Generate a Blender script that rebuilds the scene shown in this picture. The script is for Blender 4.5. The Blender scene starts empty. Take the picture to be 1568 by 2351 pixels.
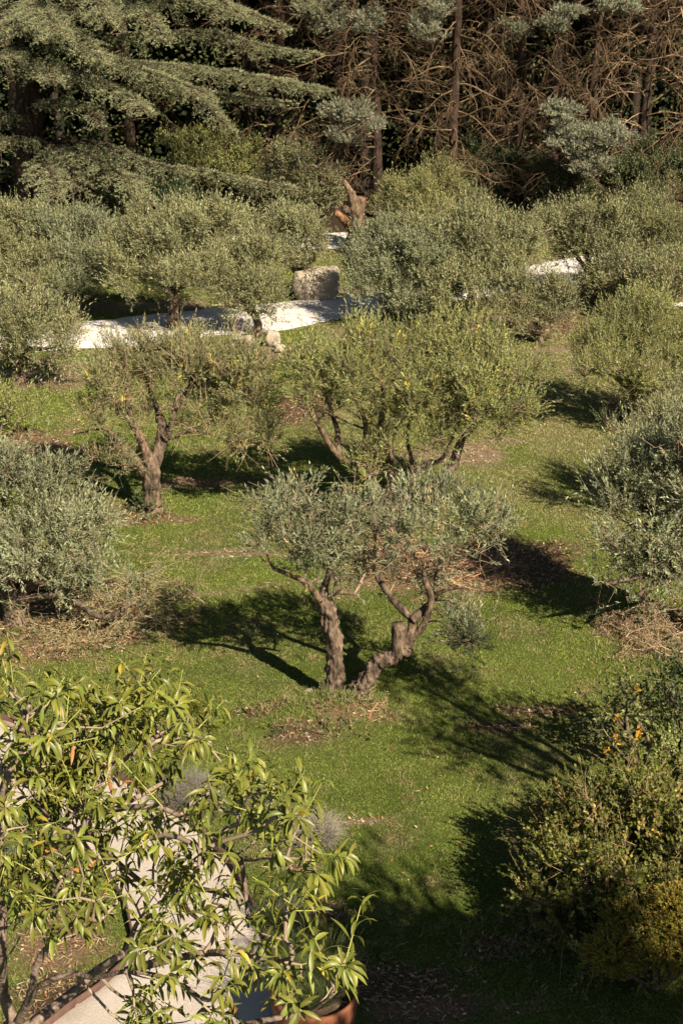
import bpy, math
import numpy as np

rng = np.random.default_rng(11)
SC = bpy.context.scene
COL = SC.collection

# ------------------------------------------------------------------ camera frame (reference frame 1568 x 2351)
F, CX, CY, CAMH, PITCH = 3267.0, 784.0, 1175.5, 9.0, math.radians(22.8)
FW = np.array([0, math.cos(PITCH), -math.sin(PITCH)])
UP = np.array([0, math.sin(PITCH), math.cos(PITCH)])
CAM = np.array([0, 0, CAMH])


def ray(px, py):
    return FW + np.array([1., 0, 0]) * (px - CX) / F - UP * (py - CY) / F


def G(px, py, z=0.0):            # point of the ground (or of the level z) seen there
    d = ray(px, py)
    return CAM + d * ((z - CAMH) / d[2])


def Q(px, py, Y):                # point at ground distance Y
    d = ray(px, py)
    return CAM + d * (Y / d[1])


def ppm(p):                      # pixels per metre there
    return F / float(np.dot(np.asarray(p) - CAM, FW))


# ------------------------------------------------------------------ noise
def _hash(i, j, k, s):
    h = (i * 374761393 + j * 668265263 + k * 2147483647 + s * 974711) & 0xffffffff
    h = ((h ^ (h >> 13)) * 1274126177) & 0xffffffff
    return ((h ^ (h >> 16)) & 0xffff) / 65535.0


def vnoise(p, s=0):
    p = np.asarray(p, float)
    i = np.floor(p).astype(np.int64)
    f = p - i
    f = f * f * (3 - 2 * f)
    r = 0
    for a in (0, 1):
        for b in (0, 1):
            for c in (0, 1):
                w = (f[:, 0] if a else 1 - f[:, 0]) * (f[:, 1] if b else 1 - f[:, 1]) * (f[:, 2] if c else 1 - f[:, 2])
                r = r + w * _hash(i[:, 0] + a, i[:, 1] + b, i[:, 2] + c, s)
    return r


def fbm(p, s=0, o=4):
    p = np.asarray(p, float)
    r, a, t = 0, 1.0, 0
    for k in range(o):
        r = r + a * vnoise(p * 2.0 ** k + 17.3 * k, s + k)
        t += a
        a *= 0.55
    return r / t


def unit(v):
    return v / (np.linalg.norm(v, axis=-1, keepdims=True) + 1e-12)


def perp(d):
    a = np.where(np.abs(d[:, 2:3]) < 0.9, np.array([[0, 0, 1.]]), np.array([[1., 0, 0]]))
    u = unit(np.cross(d, a))
    return u, np.cross(d, u)


# ------------------------------------------------------------------ mesh building
class MB:
    def __init__(s):
        s.v, s.f4, s.f3, s.c, s.n = [], [], [], [], 0

    def add(s, v, f4=None, f3=None, col=(1, 1, 1)):
        v = np.asarray(v, float).reshape(-1, 3)
        if f4 is not None and len(f4):
            s.f4.append(np.asarray(f4, np.int64).reshape(-1, 4) + s.n)
        if f3 is not None and len(f3):
            s.f3.append(np.asarray(f3, np.int64).reshape(-1, 3) + s.n)
        c = np.asarray(col, float)
        if c.ndim == 1:
            c = np.tile(c, (len(v), 1))
        s.v.append(v)
        s.c.append(c)
        s.n += len(v)

    def leaves(s, pos, d, nrm, L, W, col, fold=0.0, belly=0.45):
        n = len(pos)
        if not n:
            return
        side = unit(np.cross(d, nrm))
        L = np.broadcast_to(L, n)[:, None]
        W = np.broadcast_to(W, n)[:, None]
        mid = pos + d * L * belly
        up = nrm * (W * fold)
        v = np.stack([pos, mid + side * W * .5 + up, pos + d * L, mid - side * W * .5 + up], 1).reshape(-1, 3)
        k = np.arange(n)[:, None] * 4
        s.add(v, k + np.array([[0, 1, 2, 3]]), None, np.repeat(col, 4, 0))

    def longleaves(s, pos, d, nrm, L, W, col, bend, K=4):
        """lance-shaped leaves that fold along the midrib and bend downwards"""
        n = len(pos)
        side = unit(np.cross(d, nrm))
        ts = np.linspace(0, 1, K + 1)
        prof = [0.10, 0.82, 1.0, 0.66, 0.04] if K == 4 else list(np.sin(np.pi * (ts * .9 + .05)))
        p = pos.copy()
        dd = d.copy()
        rows = []
        st = (L / K)[:, None]
        for i in range(K + 1):
            nn = unit(np.cross(side, dd))
            w = (W * prof[i] * .5)[:, None]
            lift = nn * w * 0.45
            rows += [p - side * w + lift, p, p + side * w + lift]
            p = p + dd * st
            dd = unit(dd + np.array([0, 0, -1.]) * (bend / K)[:, None])
        v = np.stack(rows, 1).reshape(-1, 3)
        m = 3 * (K + 1)
        f = []
        for i in range(K):
            a = i * 3
            f += [[a, a + 1, a + 4, a + 3], [a + 1, a + 2, a + 5, a + 4]]
        f = (np.arange(n)[:, None, None] * m + np.array(f)[None]).reshape(-1, 4)
        tint = np.tile(np.array([1., .9, 1.] * (K + 1)), n)[:, None]
        s.add(v, f, None, np.repeat(col, m, 0) * (2 - tint))

    def sticks(s, a, b, ra, rb, sides=3, col=(1, 1, 1)):
        a, b = np.asarray(a, float), np.asarray(b, float)
        n = len(a)
        if not n:
            return
        d = unit(b - a)
        u, w = perp(d)
        ra = np.broadcast_to(ra, n)[:, None]
        rb = np.broadcast_to(rb, n)[:, None]
        vs = []
        for r, c in ((ra, a), (rb, b)):
            for k in range(sides):
                t = 2 * math.pi * k / sides
                vs.append(c + (u * math.cos(t) + w * math.sin(t)) * r)
        v = np.stack(vs, 1).reshape(-1, 3)
        f = [[k, (k + 1) % sides, sides + (k + 1) % sides, sides + k] for k in range(sides)]
        f = (np.arange(n)[:, None, None] * 2 * sides + np.array(f)[None]).reshape(-1, 4)
        c = np.asarray(col, float)
        if c.ndim == 2:
            c = np.repeat(c, 2 * sides, 0)
        s.add(v, f, None, c)

    def tube(s, pts, rad, sides=12, gnarl=0.0, freq=5.0, cap=True, seed=0, step=0.05, col=(1, 1, 1)):
        pts, rad = smooth(pts, rad, step)
        n = len(pts)
        t = unit(np.gradient(pts, axis=0))
        u = np.zeros_like(pts)
        a = np.array([1., 0, 0]) if abs(t[0][0]) < .8 else np.array([0, 1., 0])
        for i in range(n):
            a = a - t[i] * np.dot(a, t[i])
            a /= np.linalg.norm(a)
            u[i] = a
        w = np.cross(t, u)
        th = np.linspace(0, 2 * np.pi, sides, endpoint=False)
        ring = (u[:, None] * np.cos(th)[None, :, None] + w[:, None] * np.sin(th)[None, :, None])
        r = np.repeat(rad[:, None], sides, 1)
        if gnarl:
            q = (pts[:, None] + ring * r[..., None]).reshape(-1, 3)
            lo = fbm(q * freq + seed * 3.1, seed, 3).reshape(n, sides) - .5
            hi = fbm(q * np.array([freq * 5, freq * 5, freq * 1.1]) + seed, seed + 5, 2).reshape(n, sides) - .5
            rib = np.sin(th[None] * 3 + np.arange(n)[:, None] * step * 1.6 + seed) * .10
            r = r * (1 + gnarl * (1.3 * lo + 1.6 * hi + rib))
        v = (pts[:, None] + ring * r[..., None]).reshape(-1, 3)
        i, j = np.meshgrid(np.arange(n - 1), np.arange(sides), indexing='ij')
        j2 = (j + 1) % sides
        f = np.stack([i * sides + j, i * sides + j2, (i + 1) * sides + j2, (i + 1) * sides + j], -1).reshape(-1, 4)
        f3 = None
        if cap:
            v = np.vstack([v, pts[-1] + t[-1] * rad[-1] * .15])
            k = np.arange(sides)
            f3 = np.stack([(n - 1) * sides + k, (n - 1) * sides + (k + 1) % sides, np.full(sides, n * sides)], 1)
        s.add(v, f, f3, col)
        return pts, rad

    def build(s, name, mat, parent=None, smoothed=False, origin=None):
        v = np.vstack(s.v)
        c = np.vstack(s.c)
        if parent is not None:
            v = v - np.array(parent.location)
        elif origin is not None:
            v = v - np.asarray(origin)
        f4 = np.vstack(s.f4) if s.f4 else np.zeros((0, 4), np.int64)
        f3 = np.vstack(s.f3) if s.f3 else np.zeros((0, 3), np.int64)
        me = bpy.data.meshes.new(name)
        me.vertices.add(len(v))
        me.vertices.foreach_set('co', v.astype(np.float32).ravel())
        loops = np.concatenate([f4.ravel(), f3.ravel()]).astype(np.int32)
        me.loops.add(len(loops))
        me.loops.foreach_set('vertex_index', loops)
        nf = len(f4) + len(f3)
        me.polygons.add(nf)
        tot = np.concatenate([np.full(len(f4), 4), np.full(len(f3), 3)]).astype(np.int32)
        st = np.concatenate([[0], np.cumsum(tot)[:-1]]).astype(np.int32)
        me.polygons.foreach_set('loop_start', st)
        me.polygons.foreach_set('loop_total', tot)
        if smoothed:
            me.polygons.foreach_set('use_smooth', np.ones(nf, bool))
        at = me.color_attributes.new('col', 'FLOAT_COLOR', 'POINT')
        at.data.foreach_set('color', np.hstack([c, np.ones((len(c), 1))]).astype(np.float32).ravel())
        me.update(calc_edges=True)
        me.materials.append(mat)
        o = bpy.data.objects.new(name, me)
        COL.objects.link(o)
        if parent is not None:
            o.parent = parent
        elif origin is not None:
            o.location = origin
        return o


def smooth(pts, rad, step):
    pts, rad = np.asarray(pts, float), np.asarray(rad, float)
    if rad.ndim == 0 or len(rad) != len(pts):
        rad = np.interp(np.linspace(0, 1, len(pts)), np.linspace(0, 1, len(np.atleast_1d(rad))), np.atleast_1d(rad))
    P = np.vstack([2 * pts[0] - pts[1], pts, 2 * pts[-1] - pts[-2]])
    op, orr = [], []
    for i in range(len(pts) - 1):
        m = max(2, int(np.linalg.norm(pts[i + 1] - pts[i]) / step))
        t = np.linspace(0, 1, m, endpoint=False)[:, None]
        a, b, c, d = P[i], P[i + 1], P[i + 2], P[i + 3]
        op.append(.5 * (2 * b + (c - a) * t + (2 * a - 5 * b + 4 * c - d) * t ** 2 + (3 * b - a - 3 * c + d) * t ** 3))
        orr.append(rad[i] + (rad[i + 1] - rad[i]) * t[:, 0])
    op.append(pts[-1:])
    orr.append(rad[-1:])
    return np.vstack(op), np.concatenate(orr)


def tag(o, label=None, cat=None, group=None, kind=None):
    for k, v in (('label', label), ('category', cat), ('group', group), ('kind', kind)):
        if v:
            o[k] = v
    return o


def empty(name, loc, label, cat, group=None):
    o = bpy.data.objects.new(name, None)
    COL.objects.link(o)
    o.location = [float(x) for x in loc]
    o.empty_display_size = .3
    return tag(o, label, cat, group)


# ------------------------------------------------------------------ materials
class NT:
    def __init__(s, name):
        s.m = bpy.data.materials.new(name)
        s.m.use_nodes = True
        s.t = s.m.node_tree
        s.t.nodes.clear()
        s.out = s.n('ShaderNodeOutputMaterial')

    def n(s, typ, ins=None, **kw):
        x = s.t.nodes.new(typ)
        for k, v in kw.items():
            setattr(x, k, v)
        for k, v in (ins or {}).items():
            if isinstance(v, bpy.types.NodeSocket):
                s.t.links.new(v, x.inputs[k])
            else:
                x.inputs[k].default_value = v
        return x

    def mul(s, a, b, mode='MULTIPLY', f=1.0):
        x = s.n('ShaderNodeMix', data_type='RGBA', blend_type=mode)
        for i, v in ((0, f), (6, a), (7, b)):
            if isinstance(v, bpy.types.NodeSocket):
                s.t.links.new(v, x.inputs[i])
            else:
                x.inputs[i].default_value = v
        return x.outputs[2]

    def ramp(s, fac, stops):
        x = s.n('ShaderNodeValToRGB', {'Fac': fac})
        e = x.color_ramp.elements
        while len(e) < len(stops):
            e.new(.5)
        for a, (p, c) in zip(e, stops):
            a.position = p
            a.color = (*c, 1) if len(c) == 3 else c
        return x.outputs['Color']

    def done(s, shader):
        s.t.links.new(shader, s.out.inputs['Surface'])
        return s.m


def leaf_mat(name, back=(1.6, 1.6, 1.75), transl=.22, rough=.42, spec=.35):
    t = NT(name)
    a = t.n('ShaderNodeAttribute', attribute_name='col').outputs['Color']
    g = t.n('ShaderNodeNewGeometry')
    c = t.mul(a, (*back, 1), f=g.outputs['Backfacing'])
    p = t.n('ShaderNodeBsdfPrincipled', {'Base Color': c, 'Roughness': rough, 'Specular IOR Level': spec})
    tc = t.mul(c, (1.25, 1.3, .55, 1))
    tr = t.n('ShaderNodeBsdfTranslucent', {'Color': tc})
    mx = t.n('ShaderNodeMixShader', {0: transl, 1: p.outputs[0], 2: tr.outputs[0]})
    return t.done(mx.outputs[0])


def bark_mat(name, dark, light, scale=14., stretch=.28, bump=.6):
    t = NT(name)
    tc = t.n('ShaderNodeTexCoord').outputs['Object']
    mp = t.n('ShaderNodeMapping', {'Vector': tc, 'Scale': (1, 1, stretch)}).outputs[0]
    n1 = t.n('ShaderNodeTexNoise', {'Vector': mp, 'Scale': scale, 'Detail': 6., 'Roughness': .7}).outputs['Fac']
    vo = t.n('ShaderNodeTexVoronoi', {'Vector': mp, 'Scale': scale * 1.7}).outputs['Distance']
    n2 = t.n('ShaderNodeTexNoise', {'Vector': tc, 'Scale': 3.0, 'Detail': 3.}).outputs['Fac']
    h = t.n('ShaderNodeMath', {0: n1, 1: vo}, operation='MULTIPLY').outputs[0]
    c = t.ramp(n1, [(.36, dark), (.50, tuple(.45 * a + .55 * b for a, b in zip(light, dark))), (.66, light)])
    c2 = t.mul(c, t.ramp(n2, [(.3, (.7, .68, .66)), (.7, (1.15, 1.1, 1.05))]))
    a = t.n('ShaderNodeAttribute', attribute_name='col').outputs['Color']
    c2 = t.mul(c2, a)
    b = t.n('ShaderNodeBump', {'Height': h, 'Strength': bump, 'Distance': .03}).outputs[0]
    p = t.n('ShaderNodeBsdfPrincipled', {'Base Color': c2, 'Roughness': .9, 'Specular IOR Level': .15, 'Normal': b})
    return t.done(p.outputs[0])


def twig_mat(name):
    t = NT(name)
    a = t.n('ShaderNodeAttribute', attribute_name='col').outputs['Color']
    p = t.n('ShaderNodeBsdfPrincipled', {'Base Color': a, 'Roughness': .85, 'Specular IOR Level': .15})
    return t.done(p.outputs[0])


def ground_mat():
    t = NT('lawn_soil')
    a = t.n('ShaderNodeAttribute', attribute_name='col').outputs['Color']
    tc = t.n('ShaderNodeTexCoord').outputs['Object']
    n1 = t.n('ShaderNodeTexNoise', {'Vector': tc, 'Scale': 26., 'Detail': 6., 'Roughness': .75}).outputs['Fac']
    n2 = t.n('ShaderNodeTexNoise', {'Vector': tc, 'Scale': 110., 'Detail': 3., 'Roughness': .7}).outputs['Fac']
    c = t.mul(a, t.ramp(n1, [(.3, (.5, .5, .5)), (.7, (1.3, 1.3, 1.25))]))
    c = t.mul(c, t.ramp(n2, [(.3, (.55, .55, .55)), (.7, (1.35, 1.35, 1.3))]))
    hh = t.n('ShaderNodeMath', {0: n1, 1: n2}, operation='ADD').outputs[0]
    b = t.n('ShaderNodeBump', {'Height': hh, 'Strength': .9, 'Distance': .05}).outputs[0]
    p = t.n('ShaderNodeBsdfPrincipled', {'Base Color': c, 'Roughness': .95, 'Specular IOR Level': .1, 'Normal': b})
    return t.done(p.outputs[0])


def gravel_mat(name, lo, hi, scale=90.):
    t = NT(name)
    tc = t.n('ShaderNodeTexCoord').outputs['Object']
    vo = t.n('ShaderNodeTexVoronoi', {'Vector': tc, 'Scale': scale})
    n = t.n('ShaderNodeTexNoise', {'Vector': tc, 'Scale': 2.2, 'Detail': 5.}).outputs['Fac']
    sp = t.n('ShaderNodeSeparateColor', {0: vo.outputs['Color']}).outputs[0]
    c = t.ramp(sp, [(0., lo), (.35, hi), (1., tuple(min(1, x * 1.12) for x in hi))])
    c = t.mul(c, t.ramp(n, [(.3, (.86, .84, .82)), (.7, (1.05, 1.05, 1.05))]))
    b = t.n('ShaderNodeBump', {'Height': vo.outputs['Distance'], 'Strength': .6, 'Distance': .015}).outputs[0]
    p = t.n('ShaderNodeBsdfPrincipled', {'Base Color': c, 'Roughness': .95, 'Specular IOR Level': .1, 'Normal': b})
    return t.done(p.outputs[0])


def patchy_mat(name, c1, c2, scale, rough=.85, bump=.3):
    t = NT(name)
    tc = t.n('ShaderNodeTexCoord').outputs['Object']
    n = t.n('ShaderNodeTexNoise', {'Vector': tc, 'Scale': scale, 'Detail': 8., 'Roughness': .7}).outputs['Fac']
    c = t.ramp(n, [(.3, c1), (.7, c2)])
    b = t.n('ShaderNodeBump', {'Height': n, 'Strength': bump, 'Distance': .03}).outputs[0]
    p = t.n('ShaderNodeBsdfPrincipled', {'Base Color': c, 'Roughness': rough, 'Specular IOR Level': .2, 'Normal': b})
    return t.done(p.outputs[0])


M_OLIVE = leaf_mat('olive_leaf', back=(1.5, 1.5, 1.55), transl=.09, rough=.5, spec=.28)
M_LEAF = leaf_mat('green_leaf', back=(1.1, 1.1, 1.1), transl=.12, rough=.5, spec=.25)
M_ALMOND = leaf_mat('almond_leaf', back=(1.2, 1.2, 1.3), transl=.18, rough=.42, spec=.35)
M_NEEDLE = leaf_mat('needle', back=(1, 1, 1), transl=.08, rough=.6, spec=.2)
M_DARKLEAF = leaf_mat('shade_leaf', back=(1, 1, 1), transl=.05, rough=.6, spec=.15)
M_GRASS = leaf_mat('grass_blade', back=(1, 1, 1), transl=.25, rough=.6, spec=.2)
M_BARK = bark_mat('olive_bark', (.022, .016, .011), (.215, .163, .118), scale=12, stretch=.5, bump=1.)
M_ABARK = bark_mat('almond_bark', (.10, .075, .06), (.26, .20, .155), scale=30, stretch=1., bump=.4)
M_PBARK = bark_mat('pine_bark', (.018, .013, .010), (.07, .048, .034), scale=10)
M_TWIG = twig_mat('twig')
M_GROUND = ground_mat()
M_GRAVEL = gravel_mat('pale_gravel', (.33, .29, .245), (.44, .39, .335), 150.)
M_ROAD = gravel_mat('drive_gravel', (.40, .375, .35), (.56, .53, .50), 40.)
M_RUST = patchy_mat('rusted_steel', (.05, .028, .022), (.12, .068, .050), 9)
M_POT = patchy_mat('rust_pot', (.10, .034, .018), (.22, .085, .042), 7)
M_STONE = patchy_mat('limestone', (.21, .175, .125), (.45, .39, .30), 6, .95, .8)
M_SOIL = patchy_mat('soil', (.05, .035, .022), (.13, .09, .06), 20, .95, .8)


# ------------------------------------------------------------------ ground, paths, grass
def gpoly(px):
    return np.array([G(*p)[:2] for p in px])


def resample(poly, n):
    poly = np.asarray(poly, float)
    d = np.concatenate([[0], np.cumsum(np.linalg.norm(np.diff(poly, axis=0), axis=1))])
    t = np.linspace(0, d[-1], n)
    return np.stack([np.interp(t, d, poly[:, k]) for k in range(poly.shape[1])], 1)


def inside(poly, x, y):
    r = np.zeros(len(x), bool)
    n = len(poly)
    for i in range(n):
        x1, y1 = poly[i]
        x2, y2 = poly[(i + 1) % n]
        if y1 == y2:
            continue
        c = ((y1 > y) != (y2 > y)) & (x < (x2 - x1) * (y - y1) / (y2 - y1) + x1)
        r ^= c
    return r


DRIVE_FAR = gpoly([(-260, 765), (-100, 762), (60, 752), (130, 745), (250, 730), (420, 712), (560, 700), (680, 690), (800, 676), (850, 671), (1000, 650), (1150, 618), (1320, 588), (1500, 570), (1800, 550)])
DRIVE_NEAR = gpoly([(-260, 815), (-100, 812), (60, 805), (130, 800), (300, 797), (430, 775), (560, 765), (640, 757), (720, 742), (850, 715), (1000, 696), (1150, 674), (1320, 652), (1500, 632), (1800, 610)])
TRACK_FAR = gpoly([(520, 536), (700, 534), (900, 531)])
TRACK_NEAR = gpoly([(520, 572), (700, 570), (900, 566)])
STRIP_FAR = gpoly([(1420, 692), (1568, 693), (1760, 690)])
STRIP_NEAR = gpoly([(1420, 699), (1568, 701), (1760, 698)])
WALK_L = gpoly([(-320, 1830), (-120, 1840), (60, 1860), (180, 1925), (250, 2010), (290, 2080), (305, 2150), (285, 2215), (230, 2265), (150, 2320), (60, 2390), (-60, 2500)])
WALK_R = gpoly([(-260, 1640), (-60, 1630), (60, 1668), (190, 1738), (330, 1815), (450, 1900), (530, 1985), (580, 2080), (615, 2165), (645, 2250), (655, 2400), (640, 2520)])
POLYS = [np.vstack([a, b[::-1]]) for a, b in ((DRIVE_FAR, DRIVE_NEAR), (TRACK_FAR, TRACK_NEAR), (STRIP_FAR, STRIP_NEAR), (WALK_L, WALK_R))]


def on_path(x, y):
    r = np.zeros(len(x), bool)
    for p in POLYS:
        r |= inside(p, x, y)
    return r


# bare and dry patches of ground: px, py, half width, half height (pixels), kind
STRAW, DIRT, TAN, LITTER = (.235, .158, .098), (.125, .086, .052), (.28, .22, .145), (.09, .06, .038)
PATCH = [(1010, 1300, 200, 62, STRAW), (1230, 1290, 120, 62, DIRT), (900, 1260, 80, 40, STRAW), (790, 1648, 85, 26, STRAW), (690, 1690, 75, 20, DIRT), (600, 1640, 60, 20, DIRT),
         (90, 1008, 95, 34, STRAW), (60, 868, 170, 26, TAN), (170, 842, 60, 14, TAN), (440, 1105, 120, 14, STRAW), (410, 1190, 60, 7, STRAW), (690, 932, 70, 42, DIRT),
         (1060, 1040, 120, 24, TAN), (1250, 800, 70, 7, TAN), (610, 806, 90, 20, TAN), (1430, 955, 80, 40, DIRT), (190, 1420, 230, 66, STRAW), (60, 1490, 140, 40, STRAW), (330, 1185, 80, 16, DIRT),
         (1490, 1455, 120, 60, STRAW), (910, 2240, 170, 55, DIRT), (1130, 2170, 110, 30, DIRT), (1000, 2310, 160, 30, STRAW), (1250, 740, 140, 24, DIRT), (900, 770, 160, 20, TAN), (150, 2140, 120, 95, STRAW),
         (190, 2285, 170, 75, LITTER), (430, 1840, 60, 35, TAN), (300, 700, 330, 15, TAN), (760, 662, 160, 8, TAN), (1130, 1660, 90, 18, DIRT), (1230, 1625, 100, 16, DIRT), (820, 1880, 60, 10, TAN),
         (690, 1985, 50, 12, TAN), (700, 2090, 80, 24, DIRT), (1400, 620, 80, 20, TAN), (520, 1268, 150, 5, TAN), (1300, 2120, 120, 60, LITTER), (1330, 850, 60, 5, TAN), (1150, 1010, 60, 8, TAN)]


def ground_fields(x, y):
    p = np.stack([x, y, np.zeros_like(x)], 1)
    n1 = fbm(p * .45, 3)
    n2 = fbm(p * 1.6, 9)
    n3 = fbm(p * 5.5, 21)
    fine = np.array([.126, .158, .033])
    yel = np.array([.205, .192, .088])
    deep = np.array([.078, .112, .017])
    w = np.clip((n1 - .47) * 4 + (n2 - .5) * 3., 0, 1)[:, None]
    g = fine * (1 - w) + deep * w
    far = np.clip((y - 18) / 9, 0, 1) * np.clip((x + 4) / 6, .25, 1)
    w = np.clip(far * .75 + (n2 - .5) * 1.6, 0, 1)[:, None]
    g = g * (1 - w) + yel * w
    w = np.clip((n3 - .56) * 3.0 + (n2 - .5) * 1.2, 0, .75)[:, None]
    g = g * (1 - w) + np.array([.17, .145, .065]) * w
    bare = np.zeros(len(x))
    soil = np.tile(np.array(DIRT), (len(x), 1))
    for px, py, rx, ry, c in PATCH:
        q = G(px, py)
        k = ppm(q)
        sd = CAMH / np.linalg.norm(q - CAM)
        d = np.sqrt(((x - q[0]) / (rx / k)) ** 2 + ((y - q[1]) / (ry / k / sd)) ** 2)
        b = np.clip((1.25 - d) * 1.6 + (n2 - .5) * 2.2 + (n3 - .5) * 2.2, 0, 1) * np.clip(1.7 - d, 0, 1)
        soil = np.where((b > bare)[:, None], np.array(c), soil)
        bare = np.maximum(bare, b)
    q0, q1 = G(330, 1375), G(840, 1318)                       # faint wheel track
    t = np.clip((x - q0[0]) / (q1[0] - q0[0]), 0, 1)
    dd = np.abs(y - (q0[1] + (q1[1] - q0[1]) * t)) + np.abs(x - (q0[0] + (q1[0] - q0[0]) * t))
    b = np.clip(1 - dd / .16, 0, 1) * np.clip(.4 + (n2 - .35) * 2, 0, .8)
    soil = np.where((b > bare)[:, None], np.array(TAN), soil)
    bare = np.maximum(bare, b)
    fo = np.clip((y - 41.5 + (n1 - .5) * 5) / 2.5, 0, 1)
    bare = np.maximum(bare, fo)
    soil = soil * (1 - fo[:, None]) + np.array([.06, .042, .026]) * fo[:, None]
    z = -.05 + .045 * n2 + .02 * (n3 - .5)
    q = G(700, 1650)
    z = z + .17 * np.exp(-(((x - q[0]) / .8) ** 2 + ((y - q[1]) / .45) ** 2)) * (0.6 + n2)
    q = G(790, 1630)
    z = z + .10 * np.exp(-(((x - q[0]) / .45) ** 2 + ((y - q[1]) / .35) ** 2))
    z = np.where((y < 9) | (y > 60), -.03, z)
    return g, bare, soil, z, n3


def axis(fine0, fine1, st, far):
    a = np.arange(fine0, fine1, st)
    lo = fine0 - np.geomspace(st * 2, fine0 + far if fine0 + far > 0 else far, 40)[::-1]
    hi = fine1 + np.geomspace(st * 2, far, 40)
    return np.concatenate([lo, a, hi])


def make_ground():
    xs, ys = axis(-10, 10, .09, 900), axis(9, 46, .09, 900)
    X, Y = np.meshgrid(xs, ys, indexing='ij')
    x, y = X.ravel(), Y.ravel()
    g, bare, soil, z, n3 = ground_fields(x, y)
    op = on_path(x, y)
    z = np.where(op, np.minimum(z, -.03), z)
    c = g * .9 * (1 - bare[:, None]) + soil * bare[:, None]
    b = MB()
    nx, ny = len(xs), len(ys)
    i, j = np.meshgrid(np.arange(nx - 1), np.arange(ny - 1), indexing='ij')
    f = np.stack([i * ny + j, (i + 1) * ny + j, (i + 1) * ny + j + 1, i * ny + j + 1], -1).reshape(-1, 4)
    b.add(np.stack([x, y, z], 1), f, None, c)
    tag(b.build('ground', M_GROUND, smoothed=True), kind='structure')


def strip(name, L, R, mat, z, n=90, m=14):
    a, b_ = resample(L, n), resample(R, n)
    t = np.linspace(0, 1, m)
    P = a[:, None] * (1 - t)[None, :, None] + b_[:, None] * t[None, :, None]
    x, y = P[..., 0].ravel(), P[..., 1].ravel()
    zz = z + .02 * (fbm(np.stack([x, y, 0 * x], 1) * 1.5, 5) - .5)
    e = np.tile((np.abs(t - .5) > .49), n)
    wob = (fbm(np.stack([x, y, 0 * x], 1) * 2.5, 8) - .5) * .35 * e
    b = MB()
    i, j = np.meshgrid(np.arange(n - 1), np.arange(m - 1), indexing='ij')
    f = np.stack([i * m + j, i * m + j + 1, (i + 1) * m + j + 1, (i + 1) * m + j], -1).reshape(-1, 4)
    b.add(np.stack([x, y + wob * (0 if name == 'garden_path' else 1), zz - .03 * e], 1), f)
    tag(b.build(name, mat, smoothed=True), kind='structure')


def make_grass():
    b = MB()
    for y0, y1, dens, ln, wd in ((9.2, 13, 7500, .018, .010), (13, 16.5, 6000, .019, .011), (16.5, 21, 4200, .021, .013), (21, 27, 2200, .024, .017), (27, 34, 1000, .03, .024), (34, 43, 300, .05, .03)):
        hw = .25 * y1 + 1.6
        n = int((y1 - y0) * 2 * hw * dens)
        x = rng.uniform(-hw, hw, n)
        y = rng.uniform(y0, y1, n)
        ok = ~on_path(x, y)
        x, y = x[ok], y[ok]
        g, bare, soil, z, n3 = ground_fields(x, y)
        ok = rng.random(len(x)) > bare * .93
        x, y, z, g, bare, soil, n3 = x[ok], y[ok], z[ok], g[ok], bare[ok], soil[ok], n3[ok]
        n = len(x)
        h = ln * rng.uniform(.5, 1.25, n) * (.55 + .9 * n3)
        th = rng.uniform(0, 2 * np.pi, n)
        lean = rng.uniform(.3, 1.6, n) * h
        ph = rng.uniform(0, 2 * np.pi, n)
        base = np.stack([x, y, z - .004], 1)
        s = np.stack([np.cos(th), np.sin(th), 0 * th], 1) * (wd * rng.uniform(.6, 1.4, n) * .5)[:, None]
        tip = base + np.stack([np.cos(ph) * lean, np.sin(ph) * lean, h], 1)
        v = np.stack([base - s, base + s, tip], 1).reshape(-1, 3)
        c = g * 1.5 * rng.uniform(.78, 1.25, (n, 1)) * np.array([[1, 1, 1]])
        dry = (rng.random(n) < .08 + .6 * bare)[:, None]
        c = np.where(dry, np.array([.26, .20, .105]) * rng.uniform(.6, 1.2, (n, 1)), c)
        b.add(v, None, np.arange(3 * n).reshape(-1, 3), np.repeat(c, 3, 0))
    n = 5200                                                   # longer tufts and weeds
    x, y = rng.uniform(-8, 8, n), 9.5 + 27 * rng.random(n) ** 1.3
    ok = (~on_path(x, y)) & (fbm(np.stack([x, y, 0 * x], 1) * 1.1, 44, 3) > .53)
    x, y = x[ok], y[ok]
    for cx, cy, rr, m in ((775, 1622, .55, 420), (345, 1175, .5, 160), (884, 1205, .5, 120), (690, 1650, .8, 260), (180, 1480, 1.4, 300), (1480, 1500, .9, 300), (1180, 2150, .5, 200)):
        q = G(cx, cy)
        x = np.concatenate([x, q[0] + rng.normal(0, rr * .6, m)])
        y = np.concatenate([y, q[1] + rng.normal(0, rr * .45, m)])
    g, bare, soil, z, n3 = ground_fields(x, y)
    for j in range(7):
        n = len(x)
        th, ph = rng.uniform(0, 6.283, n), rng.uniform(0, 6.283, n)
        h = rng.uniform(.025, .085, n)
        base = np.stack([x + rng.normal(0, .015, n), y + rng.normal(0, .015, n), z - .004], 1)
        s = np.stack([np.cos(th), np.sin(th), 0 * th], 1) * .005
        tip = base + np.stack([np.cos(ph) * h * .8, np.sin(ph) * h * .8, h], 1)
        c = g * rng.uniform(.8, 1.5, (n, 1))
        c = np.where((rng.random(n) < .3)[:, None], np.array([.30, .24, .12]) * rng.uniform(.6, 1.2, (n, 1)), c)
        b.add(np.stack([base - s, base + s, tip], 1).reshape(-1, 3), None, np.arange(3 * n).reshape(-1, 3), np.repeat(c, 3, 0))
    tag(b.build('grass', M_GRASS), 'short green lawn grass growing between the olive trees', 'grass', kind='stuff')


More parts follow.
